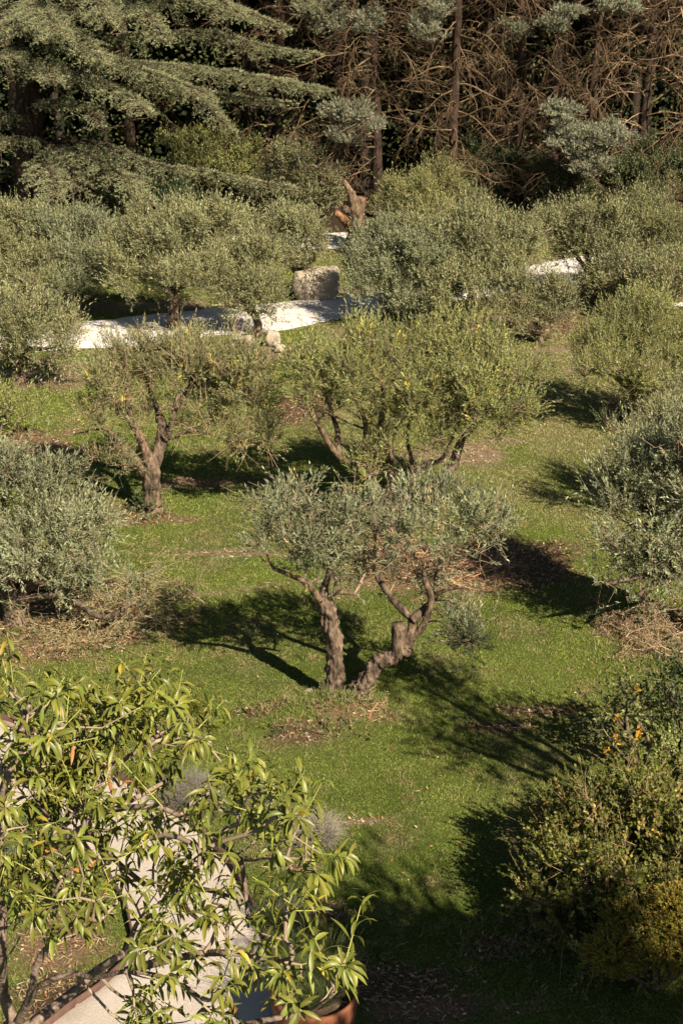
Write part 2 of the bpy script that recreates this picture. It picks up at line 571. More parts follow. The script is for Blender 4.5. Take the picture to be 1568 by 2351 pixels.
def make_litter():
    b = MB()
    X, Y, B, S = [], [], [], []
    for y0, y1, dens in ((9.3, 14, 900), (14, 20, 700), (20, 28, 400), (28, 41, 110)):
        hw = .25 * y1 + 1.6
        n = int((y1 - y0) * 2 * hw * dens)
        x, y = rng.uniform(-hw, hw, n), rng.uniform(y0, y1, n)
        ok = ~on_path(x, y)
        x, y = x[ok], y[ok]
        g, bare, soil, z, n3 = ground_fields(x, y)
        ok = rng.random(len(x)) < np.clip(bare * 1.1 - .05, .012, .9)
        x, y, z, soil = x[ok], y[ok], z[ok], soil[ok]
        n = len(x)
        a = rng.uniform(0, 6.283, n)
        L = rng.uniform(.03, .13, n) * (1 + y0 / 60)
        d = unit(np.stack([np.cos(a), np.sin(a), rng.normal(.05, .22, n)], 1))
        u, w = perp(d)
        nr = unit(np.array([0, 0, 1.]) + rng.normal(0, .35, (n, 3)))
        nr = unit(nr - d * np.sum(nr * d, 1, keepdims=True))
        pal = np.array([[.36, .27, .15], [.30, .18, .10], [.22, .15, .09], [.12, .08, .05], [.42, .34, .22], [.30, .14, .07]])
        c = pal[rng.integers(0, len(pal), n)] * rng.uniform(.6, 1.2, (n, 1))
        leafy = rng.random(n) < .25
        b.leaves(np.stack([x, y, z + .008], 1), d, nr, np.where(leafy, .05, L), np.where(leafy, .018, .006) * (1 + y0 / 30), c, fold=.2)
    tag(b.build('litter', M_TWIG), 'dry straw, twigs and fallen leaves scattered over the bare patches', 'litter', kind='stuff')


# ------------------------------------------------------------------ foliage
def colour(n, base, var=.22, hue=.10, alt=None, pa=0.0):
    c = np.array(base)[None] * rng.uniform(1 - var, 1 + var, (n, 1)) * rng.uniform(1 - hue, 1 + hue, (n, 3))
    if alt is not None and pa > 0:
        k = rng.random(n) < pa
        c[k] = np.array(alt)[None] * rng.uniform(.7, 1.25, (k.sum(), 1))
    return c


def leafy_shoots(b, P, D, L, nl, ll, lw, cols, stem=None, spread=.75, stemcol=(.26, .24, .15)):
    """shoots with pairs of leaves; cols: one colour per shoot"""
    n = len(P)
    if not n:
        return
    u, w = perp(D)
    a0 = rng.uniform(0, 2 * np.pi, n)
    for j in range(nl):
        t = (j + .6) / nl
        an = a0 + (j // 2) * 1.57 + (j % 2) * np.pi
        o = u * np.cos(an)[:, None] + w * np.sin(an)[:, None]
        sp = spread * (1.15 - .7 * t)
        d = unit(D * .7 + o * sp + rng.normal(0, .16, (n, 3)))
        nr = unit(D - d * np.sum(D * d, 1, keepdims=True) + rng.normal(0, .12, (n, 3)))
        pos = P + D * (L * t)[:, None]
        s = ll * rng.uniform(.7, 1.2, n) * (1.0 - .3 * abs(t - .45))
        b.leaves(pos, d, nr, s, lw * rng.uniform(.8, 1.2, n), cols * rng.uniform(.75, 1.28, (n, 1)))
    if stem:
        b.sticks(P, P + D * L[:, None], stem, stem * .5, 3, np.tile(np.array(stemcol), (n, 1)))


def grow(nodes, par, attract, bias=.35):
    """joins every attractor to the nearest branch; returns nodes, parents"""
    N = len(nodes) + 2 * len(attract)
    P = np.zeros((N, 3))
    P[:len(nodes)] = nodes
    pr = np.full(N, -1)
    pr[:len(nodes)] = par
    pl = np.zeros(N)
    for i in range(len(nodes)):
        if pr[i] >= 0:
            pl[i] = pl[pr[i]] + np.linalg.norm(P[i] - P[pr[i]])
    m = len(nodes)
    A = np.asarray(attract)
    order = np.argsort(np.min(np.linalg.norm(A[:, None] - np.asarray(nodes)[None], axis=2), axis=1))
    for k in order:
        a = A[k]
        dv = np.linalg.norm(P[:m] - a, axis=1)
        i = int(np.argmin(dv + bias * pl[:m]))
        mid = (P[i] + a) * .5 + rng.normal(0, .07, 3) * dv[i] + np.array([0, 0, .05]) * dv[i]
        P[m], pr[m], pl[m] = mid, i, pl[i] + dv[i] * .5
        P[m + 1], pr[m + 1], pl[m + 1] = a, m, pl[i] + dv[i]
        m += 2
    return P[:m], pr[:m]


def branchwork(b, P, par, n0, rtip, rmax, col, sides=4):
    """sticks for all nodes after the first n0 (limbs have their own meshes)"""
    n = len(P)
    w = np.ones(n)
    for i in range(n - 1, -1, -1):
        if par[i] >= 0:
            w[par[i]] += w[i]
    r = np.minimum(rtip * w ** .46, rmax)
    k = np.arange(n0, n)
    k = k[par[k] >= 0]
    ra = np.minimum(r[par[k]], r[k] * 1.35)
    cc = np.array(col)[None] * rng.uniform(.7, 1.25, (len(k), 1))
    b.sticks(P[par[k]], P[k], ra, r[k], sides, cc)


class Tree:
    """limbs: list of (points, radii, part name); blobs: (centre, radii, density)"""

    def __init__(s, name, base, label, cat, group=None):
        s.root = empty(name, base, label, cat, group)
        s.base = np.asarray(base, float)
        s.nodes, s.par, s.bl = [], [], []

    def limb(s, pts, rad, part='branch', sides=10, gnarl=.22, mat=None, seed=0, label=None, freq=5., col=(1, 1, 1), step=.05):
        b = MB()
        pp, rr = b.tube(pts, rad, sides, gnarl, freq, seed=seed, col=col, step=step)
        o = b.build(part, mat or M_BARK, s.root, smoothed=True)
        if label:
            o['label'] = label
        k = len(s.nodes)
        st = max(1, int(.15 / step))
        idx = list(range(0, len(pp), st))
        if idx[-1] != len(pp) - 1:
            idx.append(len(pp) - 1)
        join = -1
        if k:
            d = np.linalg.norm(np.array(s.nodes) - pp[0], axis=1)
            join = int(np.argmin(d))
        for q, i in enumerate(idx):
            s.nodes.append(pp[i])
            s.par.append(join if q == 0 else len(s.nodes) - 2)
        return o

    def foliage(s, blobs, leaf=(.065, .0155), base_col=(.1, .12, .055), alt=None, pa=0., dens=340, subs=15, nl=12, shoot=(.16, .36), up=.8,
                twigcol=(.27, .20, .135), rtip=.0035, rmax=.05, stem=.0022, mat=None, wood=True, sides=4, subr=(.13, .26), lace=.45, hollow=.45, part='crown', twiggy=0, jit=.26):
        fb, wb = MB(), MB()
        subs_all = []
        for (c, r, d) in blobs:
            c, r = np.asarray(c, float), np.asarray(r, float)
            area = math.pi * r[0] * r[2]
            ns = max(4, int(area * subs * min(1.3, max(.5, d ** .5)) * (r[1] / max(r[0], .01)) ** .3))
            v = unit(rng.normal(0, 1, (ns, 3))) * (rng.random((ns, 1)) ** hollow)
            low = (v[:, 2] < -.35) & (rng.random(ns) < .55)
            v[low, 2] *= -.6
            sc = c + v * r * (1 + jit * rng.normal(0, 1, (ns, 1)) * (rng.random((ns, 1)) < .5))
            sc[:, 2] = np.maximum(sc[:, 2], s.base[2] + .12)
            subs_all.append(sc)
            n = int(area * dens * d)
            w = rng.random(ns) ** .7 + .15
            k = rng.choice(ns, n, p=w / w.sum())
            sr = rng.uniform(subr[0], subr[1], ns)
            off = rng.normal(0, 1, (n, 3)) * (sr[k] * .55)[:, None]
            P = sc[k] + off
            P[:, 2] = np.maximum(P[:, 2], s.base[2] + .05)
            D = unit((P - c) / r * .5 + off / sr[k][:, None] * .35 + np.array([0, 0, up]) + rng.normal(0, .33, (n, 3)))
            L = rng.uniform(shoot[0], shoot[1], n)
            tone = rng.uniform(.72, 1.28, ns)[k][:, None]
            L = L * np.where(rng.random(n) < .07, 1.9, 1.)
            cc = colour(n, base_col, .15, .07, alt, pa) * tone
            leafy_shoots(fb, P, D, L, nl, leaf[0], leaf[1], cc, stem)
            if wood:
                ok = rng.random(n) < lace
                wb.sticks(sc[k][ok], P[ok], .0035, .002, 3, np.array(twigcol)[None] * rng.uniform(.7, 1.2, (ok.sum(), 1)))
            if twiggy:
                m = int(twiggy * area)
                kk = rng.integers(0, ns, m)
                a = sc[kk] + rng.normal(0, .1, (m, 3))
                e = a + unit((a - c) / r + rng.normal(0, .6, (m, 3)) + np.array([0, 0, .2])) * rng.uniform(.15, .4, (m, 1))
                wb.sticks(sc[kk], a, .004, .003, 3, np.tile(np.array(twigcol), (m, 1)))
                wb.sticks(a, e, .003, .0015, 3, np.tile(np.array(twigcol) * 1.15, (m, 1)))
        A = np.vstack(subs_all)
        n0 = len(s.nodes)
        P, par = grow(np.array(s.nodes), np.array(s.par), A)
        branchwork(wb, P, par, n0, rtip, rmax, twigcol, sides)
        tag(wb.build('branchwork' if part == 'crown' else part + '_twig', M_TWIG, s.root), kind='stuff')
        fb.build(part, mat or M_OLIVE, s.root)


def blob_px(px, py, rx, ry, Y, ryw=None, d=1.0):
    c = Q(px, py, Y)
    k = ppm(c)
    dl = math.atan2(CAMH - c[2], Y)
    rz = ry * 1.12 / k
    rxw = rx * 1.12 / k
    rd = ryw if ryw else rxw * .85
    rz = math.sqrt(max((rz ** 2 - (rd * math.sin(dl)) ** 2) / math.cos(dl) ** 2, (rz * .55) ** 2))
    return (c, (rxw, rd, rz), d)


OG = 'olive trees of the grove'


def olive(basepx, blobs, label, name='olive_tree', forks=None, trunk_r=.13, hf=.30, **kw):
    """an olive whose trunk forks low and sends a limb into every mass of its crown"""
    b = G(*basepx)
    Y = b[1]
    k = ppm(b)
    B = [blob_px(q[0], q[1], q[2], q[3], Y + (q[4] if len(q) > 4 else rng.uniform(-.5, .5)), d=(q[5] if len(q) > 5 else 1.)) for q in blobs]
    t = Tree(name, b, label, 'olive tree', OG)
    top = max(c[2] for c, _, _ in B)
    f = b + np.array([rng.normal(0, .08), rng.normal(0, .08), max(.35, top * hf)])
    m = (b + f) / 2 + rng.normal(0, .06, 3)
    t.limb([b - np.array([0, 0, .1]), b + np.array([0, 0, .06]), m, f], [trunk_r * 1.7, trunk_r * 1.35, trunk_r, trunk_r * .9], 'trunk', 12, .28, seed=int(rng.integers(99)))
    for c, r, _ in B:
        e = c + np.array([0, 0, -.15 * r[2]])
        q1 = f + (e - f) * .35 + np.array([0, 0, .10]) + rng.normal(0, .08, 3)
        q2 = f + (e - f) * .7 + np.array([0, 0, .08]) + rng.normal(0, .1, 3)
        t.limb([f - np.array([0, 0, .08]), q1, q2, e], [trunk_r * .62, trunk_r * .45, trunk_r * .3, trunk_r * .16], 'branch', 8, .2, seed=int(rng.integers(99)))
    t.foliage(B, **kw)
    return t

# ------------------------------------------------------------------ setting
make_ground()
strip('driveway', DRIVE_FAR, DRIVE_NEAR, M_ROAD, .006)
strip('gravel_track', TRACK_FAR, TRACK_NEAR, M_ROAD, .006, 40, 6)
strip('paved_strip', STRIP_FAR, STRIP_NEAR, M_ROAD, .006, 40, 6)
strip('garden_path', WALK_L, WALK_R, M_GRAVEL, .006)
make_grass()
make_litter()

# ------------------------------------------------------------------ the three olives one sees whole
OLIVE_A = (.163, .174, .094)     # grey green
OLIVE_B = (.156, .164, .052)     # yellow green
OLIVE_C = (.165, .165, .078)
YELLOW = (.40, .33, .05)


def px_limb(t, Y, pts, rad, part='branch', dY=0., **kw):
    n = len(pts)
    dy = np.linspace(0, dY, n)
    return t.limb([Q(p[0], p[1], Y + d) for p, d in zip(pts, dy)], rad, part, **kw)


def front_olive():
    b = G(788, 1606)
    Y = b[1]
    t = Tree('olive_tree', b, 'small olive with two gnarled bare trunks splitting at the ground in a low dirt mound', 'olive tree', OG)
    px_limb(t, Y, [(757, 1622), (762, 1596), (769, 1550), (768, 1483), (758, 1428), (747, 1384)], [.155, .12, .105, .10, .105, .085], 'trunk', sides=36, step=.018, gnarl=.6, freq=8., seed=3, label='upright left trunk with deep furrows')
    px_limb(t, Y, [(808, 1618), (822, 1592), (846, 1556), (866, 1523), (906, 1503), (936, 1484)], [.17, .125, .11, .10, .10, .085], 'trunk', sides=36, step=.018, gnarl=.6, freq=8., seed=8, label='right trunk leaning outward over the lawn')
    px_limb(t, Y, [(912, 1500), (915, 1470), (916, 1432)], [.075, .085, .088], 'branch', sides=14, gnarl=.3, seed=5, label='sawn off stub')
    px_limb(t, Y, [(750, 1402), (727, 1367), (698, 1335), (660, 1318), (627, 1302), (612, 1270)], [.058, .045, .036, .028, .02, .014], dY=-.3, seed=2, gnarl=.15, col=(1.25, 1.2, 1.12))
    px_limb(t, Y, [(747, 1388), (744, 1354), (756, 1308), (745, 1255)], [.07, .05, .035, .02], dY=.3, seed=4)
    px_limb(t, Y, [(757, 1372), (768, 1361), (800, 1360), (826, 1368)], [.03, .034, .028, .012], dY=-.1, seed=6, col=(1.25, 1.2, 1.12))
    px_limb(t, Y, [(929, 1478), (950, 1460), (973, 1433), (989, 1375), (976, 1333), (975, 1308), (1014, 1300)], [.05, .048, .045, .04, .034, .03, .018], dY=-.1, gnarl=.15, seed=7, col=(1.25, 1.2, 1.12))
    px_limb(t, Y, [(989, 1375), (1014, 1358), (1048, 1350), (1094, 1354)], [.03, .024, .018, .008], dY=-.2, gnarl=.12, seed=17, col=(1.25, 1.2, 1.12))
    px_limb(t, Y, [(935, 1482), (946, 1450), (945, 1422), (935, 1411), (898, 1371), (864, 1317), (856, 1280)], [.07, .065, .062, .05, .042, .036, .02], dY=.15, seed=9)
    px_limb(t, Y, [(945, 1424), (976, 1397), (998, 1370), (1004, 1320), (1040, 1250)], [.055, .048, .04, .03, .018], dY=.35, seed=10)
    px_limb(t, Y, [(972, 1433), (1000, 1425), (1030, 1440), (1060, 1470)], [.014, .012, .010, .007], dY=-.3, gnarl=.1, seed=19)
    B = [blob_px(x, y, rx, ry, Y + d, d=w) for x, y, rx, ry, d, w in (
        (630, 1170, 62, 40, -.3, .8), (700, 1165, 75, 42, .1, .8), (740, 1215, 85, 52, -.2, 1.), (660, 1245, 75, 48, -.4, .85), (735, 1280, 70, 40, .1, .75), (795, 1215, 55, 40, .2, .9),
        (810, 1280, 50, 34, .2, .6), (700, 1125, 35, 25, .3, .5), (870, 1190, 60, 48, .1, .95), (950, 1150, 75, 46, .2, .9), (1040, 1165, 80, 50, 0, .95), (1110, 1200, 60, 38, -.2, .7), (985, 1225, 85, 42, -.3, .8),
        (905, 1240, 55, 34, -.2, .6), (1060, 1240, 60, 30, -.1, .5), (930, 1330, 48, 38, .45, .95), (1000, 1310, 34, 30, .4, .7), (840, 1340, 38, 30, .1, .35),
        (1040, 1455, 44, 42, .1, .95), (1085, 1490, 32, 44, .0, .85), (1040, 1385, 40, 26, .1, .3))]
    t.foliage(B, leaf=(.074, .0172), base_col=(.150, .162, .088), alt=(.28, .22, .09), pa=.04, dens=450, subs=22, subr=(.10, .20), twiggy=70, shoot=(.12, .26))
    return t


def left_olive():
    b = G(347, 1172)
    Y = b[1]
    t = Tree('olive_tree', b, 'olive with a stout trunk of three limbs and a thin twiggy crown', 'olive tree', OG)
    px_limb(t, Y, [(350, 1186), (348, 1165), (347, 1144), (349, 1101), (350, 1058)], [.24, .19, .15, .145, .13], 'trunk', sides=36, step=.022, gnarl=.42, seed=21)
    px_limb(t, Y, [(343, 1100), (334, 1083), (300, 1046), (278, 1022), (264, 1000)], [.09, .10, .095, .085, .05], sides=14, gnarl=.34, seed=22, label='hollow dead limb')
    px_limb(t, Y, [(264, 1002), (239, 984), (200, 991), (160, 1000)], [.035, .026, .018, .008], dY=-.3, seed=23)
    px_limb(t, Y, [(347, 1075), (341, 1050), (325, 1009), (307, 974), (298, 942), (292, 889), (292, 856), (285, 800)], [.10, .095, .08, .06, .05, .042, .032, .015], dY=-.1, seed=24, gnarl=.2, col=(1.15, 1.1, 1.05))
    px_limb(t, Y, [(297, 940), (270, 925), (239, 913), (193, 917)], [.026, .022, .017, .008], dY=-.4, seed=25, gnarl=.1, col=(1.25, 1.2, 1.12))
    px_limb(t, Y, [(292, 893), (270, 885), (250, 874), (215, 862)], [.022, .018, .014, .007], dY=-.3, seed=26, gnarl=.1, col=(1.25, 1.2, 1.12))
    px_limb(t, Y, [(352, 1070), (360, 1045), (370, 1018), (374, 981), (368, 960), (362, 940), (340, 885), (328, 850)], [.115, .11, .10, .085, .07, .045, .03, .015], dY=.3, seed=27, sides=12, gnarl=.32)
    px_limb(t, Y, [(376, 1005), (388, 992), (402, 945), (409, 910), (438, 889), (465, 880)], [.06, .055, .046, .04, .03, .015], dY=.1, seed=28)
    px_limb(t, Y, [(404, 940), (430, 900), (470, 850), (500, 830)], [.034, .03, .022, .012], dY=.5, seed=29)
    px_limb(t, Y, [(366, 940), (385, 937), (406, 941)], [.02, .018, .014], seed=30, gnarl=.1, col=(1.25, 1.2, 1.12))
    px_limb(t, Y, [(380, 1010), (410, 1000), (441, 988), (477, 995), (510, 1008)], [.03, .025, .02, .015, .008], dY=-.3, seed=31)
    B = [blob_px(x, y, rx, ry, Y + d, d=w) for x, y, rx, ry, d, w in (
        (290, 825, 76, 40, .3, .6), (385, 800, 85, 40, .4, .75), (465, 825, 90, 50, .2, .8), (540, 850, 70, 52, 0, .8), (430, 850, 90, 55, -.2, .65), (310, 860, 85, 50, 0, .5),
        (230, 890, 60, 40, -.3, .5), (205, 950, 55, 36, -.4, .45), (600, 915, 34, 40, -.2, .6), (540, 920, 60, 42, -.1, .6), (480, 960, 60, 36, -.3, .45), (595, 990, 42, 30, -.2, .55), (545, 1010, 40, 24, -.4, .4),
        (400, 980, 40, 28, .2, .4), (300, 960, 60, 34, -.1, .4), (250, 1062, 58, 26, -.6, .6), (460, 890, 70, 40, .5, .7), (610, 1020, 25, 18, -.3, .6))]
    t.foliage(B, leaf=(.068, .016), base_col=(.162, .160, .066), alt=YELLOW, pa=.02, dens=800, subs=26, subr=(.12, .22), twiggy=150, shoot=(.12, .26), twigcol=(.30, .215, .135))
    return t


def centre_olive():
    b = G(884, 1205)
    Y = b[1]
    t = Tree('olive_tree', b, 'wide olive with dense yellow green crown behind the small two trunked olive', 'olive tree', OG)
    px_limb(t, Y, [(886, 1222), (882, 1200), (876, 1160), (870, 1142)], [.27, .22, .17, .16], 'trunk', sides=36, step=.022, gnarl=.45, seed=41)
    px_limb(t, Y, [(872, 1150), (846, 1100), (826, 1068), (800, 1056)], [.13, .11, .095, .08], sides=14, gnarl=.36, seed=42)
    px_limb(t, Y, [(802, 1062), (791, 1057), (764, 1031), (740, 991), (718, 956)], [.06, .062, .05, .04, .028], dY=-.3, gnarl=.14, seed=43, col=(1.25, 1.2, 1.12))
    px_limb(t, Y, [(790, 1050), (774, 1019), (776, 995), (764, 956), (740, 880)], [.06, .05, .045, .035, .018], dY=.3, seed=44)
    px_limb(t, Y, [(862, 1085), (852, 1052), (824, 1039), (838, 1007), (839, 980), (831, 948), (804, 890), (800, 840)], [.055, .055, .05, .045, .038, .03, .02, .012], dY=-.3, gnarl=.16, seed=45, col=(1.25, 1.2, 1.12))
    px_limb(t, Y, [(837, 985), (800, 970), (760, 952), (715, 938)], [.018, .016, .013, .007], dY=-.3, gnarl=.1, seed=46, col=(1.25, 1.2, 1.12))
    px_limb(t, Y, [(886, 1165), (898, 1098), (894, 1039), (876, 976), (880, 880)], [.10, .085, .075, .06, .03], dY=.4, sides=12, gnarl=.32, seed=47)
    px_limb(t, Y, [(895, 1170), (930, 1120), (960, 1083), (981, 1063), (1017, 1050), (1060, 950)], [.08, .06, .05, .042, .035, .018], dY=-.2, seed=48)
    px_limb(t, Y, [(890, 1178), (950, 1142), (1006, 1108), (1034, 1074), (1048, 1040), (1060, 1010), (1090, 975), (1130, 900)], [.11, .10, .09, .085, .08, .06, .045, .02], dY=.3, sides=12, gnarl=.34, seed=49)
    px_limb(t, Y, [(942, 1105), (945, 1060), (935, 1000), (950, 900)], [.04, .035, .028, .015], dY=.1, seed=50)
    B = [blob_px(x, y, rx, ry, Y + d, d=w) for x, y, rx, ry, d, w in (
        (720, 825, 58, 48, .3, .9), (795, 812, 80, 46, .7, 1.), (890, 815, 90, 50, .6, 1.05), (990, 810, 90, 54, .6, 1.1), (1085, 812, 86, 60, .5, 1.15), (1150, 860, 66, 66, .2, 1.1), (1175, 950, 44, 46, -.2, .9),
        (1060, 890, 105, 66, -.4, 1.15), (950, 880, 95, 62, -.5, 1.1), (840, 870, 90, 62, -.4, 1.), (730, 880, 64, 56, -.3, .85), (1110, 955, 68, 44, -.5, .95), (1010, 960, 80, 40, -.3, .7), (900, 950, 70, 36, .1, .6),
        (905, 1045, 50, 46, -.3, .6), (835, 1090, 28, 34, -.4, .6), (1165, 1000, 50, 20, -.3, .45), (990, 1020, 60, 34, -.2, .4), (1070, 765, 56, 28, .9, .7), (760, 935, 40, 30, .2, .5))]
    t.foliage(B, leaf=(.074, .0172), base_col=OLIVE_B, alt=YELLOW, pa=.02, dens=520, subs=17, subr=(.14, .26), twiggy=40, shoot=(.13, .28))
    return t


front_olive()
left_olive()
centre_olive()

# ------------------------------------------------------------------ the other olives
FAR = dict(leaf=(.088, .020), nl=10, dens=540, stem=None, subs=12, lace=.25)
MIDL = dict(leaf=(.076, .0168), nl=12, dens=500, subs=15, lace=.4)
olive((400, 752), [(300, 600, 78, 68), (375, 550, 90, 72), (455, 520, 90, 66), (430, 615, 100, 58, -.6), (335, 640, 80, 42, -.5), (380, 668, 60, 22, 0, .7), (500, 600, 70, 70, .2)],
      'tall round olive standing on the near edge of the pale driveway', base_col=OLIVE_C, **FAR)
olive((592, 768), [(560, 650, 62, 58), (605, 675, 54, 38, -.3), (545, 685, 44, 30, -.2, .8), (630, 700, 26, 28, -.3, .7), (570, 590, 60, 50, .4)],
      'slim olive over the pale stones at the driveway edge', base_col=OLIVE_C, trunk_r=.09, **FAR)
olive((60, 708), [(40, 560, 85, 72), (-40, 580, 80, 75), (80, 620, 80, 52, -.5), (100, 530, 70, 55, .5), (0, 640, 80, 40, -.3)],
      'olive at the left picture edge beyond the driveway', base_col=OLIVE_C, **FAR)
olive((165, 706), [(170, 560, 80, 68), (230, 590, 66, 62), (160, 630, 70, 50, -.4), (220, 540, 60, 50, .5), (215, 655, 50, 34, -.3, .8)],
      'olive beyond the driveway between the edge olive and the tall round one', base_col=OLIVE_A, **FAR)
olive((40, 884), [(30, 730, 78, 55), (105, 735, 70, 52, .2), (150, 785, 52, 34, -.2, .8), (50, 800, 85, 42, -.5), (-40, 770, 70, 60), (120, 825, 50, 24, -.3, .5)],
      'low spreading olive on the near side of the driveway at far left', base_col=OLIVE_C, twiggy=20, **FAR)
olive((690, 676), [(630, 530, 66, 48), (690, 530, 50, 44), (645, 585, 62, 42, -.4), (722, 575, 30, 34, -.3), (590, 570, 50, 50), (680, 600, 40, 18, -.4, .7)],
      'olive leaning over the big limestone block', base_col=OLIVE_C, **FAR)
olive((930, 735), [(895, 578, 88, 56), (850, 618, 58, 44, -.2), (960, 600, 90, 66, -.5), (890, 670, 90, 46, -.7), (960, 690, 90, 40, -.6), (885, 562, 48, 40, .4), (900, 715, 80, 22, -.4, .7)],
      'broad silvery olive hiding the bend of the driveway', base_col=OLIVE_A, hf=.22, **FAR)
olive((1085, 752), [(1090, 550, 95, 70, .3), (1158, 550, 66, 50, .2), (1125, 640, 74, 50, -.4), (1168, 625, 40, 36, -.2), (1215, 545, 38, 44, .3), (1050, 660, 88, 48, -.6), (1130, 700, 50, 30, -.5, .6), (1015, 668, 52, 40, -.3), (1020, 560, 80, 62, .3), (1080, 490, 60, 36, .8)],
      'olive with a thin pale leaning trunk, right of the broad silvery one', base_col=OLIVE_C, trunk_r=.08, hf=.4, **FAR)
olive((950, 590), [(930, 445, 70, 48), (985, 430, 56, 48), (915, 470, 50, 44), (1015, 470, 56, 36, -.2), (950, 500, 70, 40, -.4)],
      'yellowish olive standing before the dead branched pines', base_col=(.165, .162, .062), **FAR)
olive((1372, 700), [(1285, 535, 38, 48, .2), (1338, 552, 64, 58), (1395, 520, 82, 58), (1352, 645, 36, 26, -.3, .8), (1430, 640, 80, 40, -.5), (1415, 600, 75, 50, -.3), (1300, 510, 60, 44, .4), (1390, 660, 40, 24, -.3, .5)],
      'olive with a dark bent trunk right of the white gap in the driveway', base_col=OLIVE_C, **FAR)
olive((1560, 690), [(1490, 510, 75, 58), (1560, 520, 80, 70), (1630, 560, 70, 80), (1550, 600, 80, 50, -.4, .9), (1480, 590, 60, 50, -.5)],
      'deep green olive at the right picture edge behind the driveway', base_col=(.13, .132, .055), **FAR)
olive((1505, 742), [(1535, 640, 62, 48), (1480, 660, 40, 36, -.2, .8), (1585, 660, 50, 50)],
      'small olive with reddish dead twigs by the thin paved strip', base_col=OLIVE_C, twiggy=60, twigcol=(.30, .17, .11), trunk_r=.07, **FAR)
olive((1235, 782), [(1225, 700, 72, 34), (1285, 690, 44, 34), (1185, 735, 48, 26, -.2, .8), (1270, 735, 52, 24, -.3, .7)],
      'low bushy olive with branches trailing on bare earth', base_col=OLIVE_C, twiggy=60, trunk_r=.08, **FAR)
olive((1465, 972), [(1395, 780, 72, 52), (1475, 750, 82, 56, .3), (1545, 795, 78, 62), (1420, 850, 76, 54, -.4), (1505, 880, 80, 56, -.5), (1335, 835, 36, 30, -.2, .7), (1575, 890, 60, 60, -.2), (1450, 700, 40, 30, .7, .7)],
      'leaning olive behind the big right edge olive, its trunk in reddish soil', base_col=OLIVE_B, twiggy=40, **MIDL)
olive((1575, 1195), [(1515, 1010, 70, 56), (1575, 965, 66, 54, .3), (1462, 1035, 40, 36, -.2, .8), (1560, 1060, 70, 40, -.3)],
      'olive half hidden between the leaning olive and the big right edge olive', base_col=OLIVE_C, **MIDL)
olive((1590, 1440), [(1430, 1080, 56, 58, .2, .9), (1510, 1060, 72, 60, .3), (1400, 1140, 36, 30, 0, .7), (1480, 1190, 84, 74, -.2), (1565, 1140, 90, 100), (1415, 1180, 40, 40, -.1, .55), (1530, 1290, 80, 62, -.3), (1610, 1060, 80, 80), (1435, 1265, 44, 34, -.2, .5), (1460, 1370, 44, 22, -.5, .4), (1398, 1240, 40, 30, -.3, .3), (1390, 1340, 44, 20, -.5, .22), (1380, 1090, 30, 30, .2, .35), (1600, 1260, 60, 70)],
      'big silvery olive filling the right picture edge', base_col=OLIVE_A, twiggy=50, **dict(MIDL, leaf=(.082, .0185), subr=(.12, .24)))
olive((40, 1425), [(10, 1160, 84, 62), (95, 1120, 70, 50, .3), (-30, 1080, 80, 60, .4), (150, 1185, 64, 42), (80, 1240, 105, 64, -.3), (195, 1275, 52, 42, -.3, .8), (50, 1310, 105, 52, -.5), (150, 1335, 60, 32, -.5, .7), (232, 1240, 46, 36, -.2, .45), (265, 1330, 54, 30, -.5, .3), (215, 1190, 40, 34, .2, .4), (310, 1380, 50, 24, -.6, .2), (-20, 1260, 90, 80)],
      'big bushy olive filling the left picture edge', base_col=OLIVE_A, twiggy=40, hf=.18, **dict(MIDL, leaf=(.082, .0185)))
olive((0, 1000), [(10, 930, 46, 24), (50, 955, 34, 20, -.2, .8), (-50, 940, 60, 40)],
      'young low olive growing at the left edge in front of dry soil', base_col=OLIVE_B, trunk_r=.04, **FAR)

# out of the frame to the right: an olive known by its shade, then a tree added to cast shade
SUNH = np.array([.69, -.93, 1.0])


def shade_blobs(spots):
    return [(G(x, y) + SUNH * h, (r, r, r * .9), d) for x, y, h, r, d in spots]


sb = shade_blobs([(940, 1555, 4.5, .36, .7), (1040, 1585, 4.2, .42, .75), (1130, 1625, 3.7, .42, .8), (1110, 1705, 3.6, .28, .6), (1020, 1690, 4.0, .26, .7), (1060, 1730, 3.8, .24, .7), (1165, 1690, 3.9, .36, .8), (1120, 1745, 3.8, .24, .7), (1230, 1760, 3.6, .30, .8), (1190, 1640, 3.8, .3, .8)])
base = np.mean([c for c, _, _ in sb], axis=0) * np.array([1, 1, 0]) + np.array([.5, -.1, 0])
t = Tree('olive_tree', base, 'olive beyond the right picture edge whose shade falls beside the two trunked olive', 'olive tree', OG)
t.limb([base, base + [0, 0, .6], base + [-.05, .05, 1.3]], [.2, .15, .13], 'trunk', 12, .3, seed=61)
for c, r, d in sb[::2]:
    f = base + np.array([-.05, .05, 1.25])
    t.limb([f, f + (c - f) * .5 + [0, 0, .1], c], [.07, .05, .02], 'branch', 8, .2, seed=62)
t.foliage(sb, base_col=OLIVE_A, **dict(FAR, dens=420))

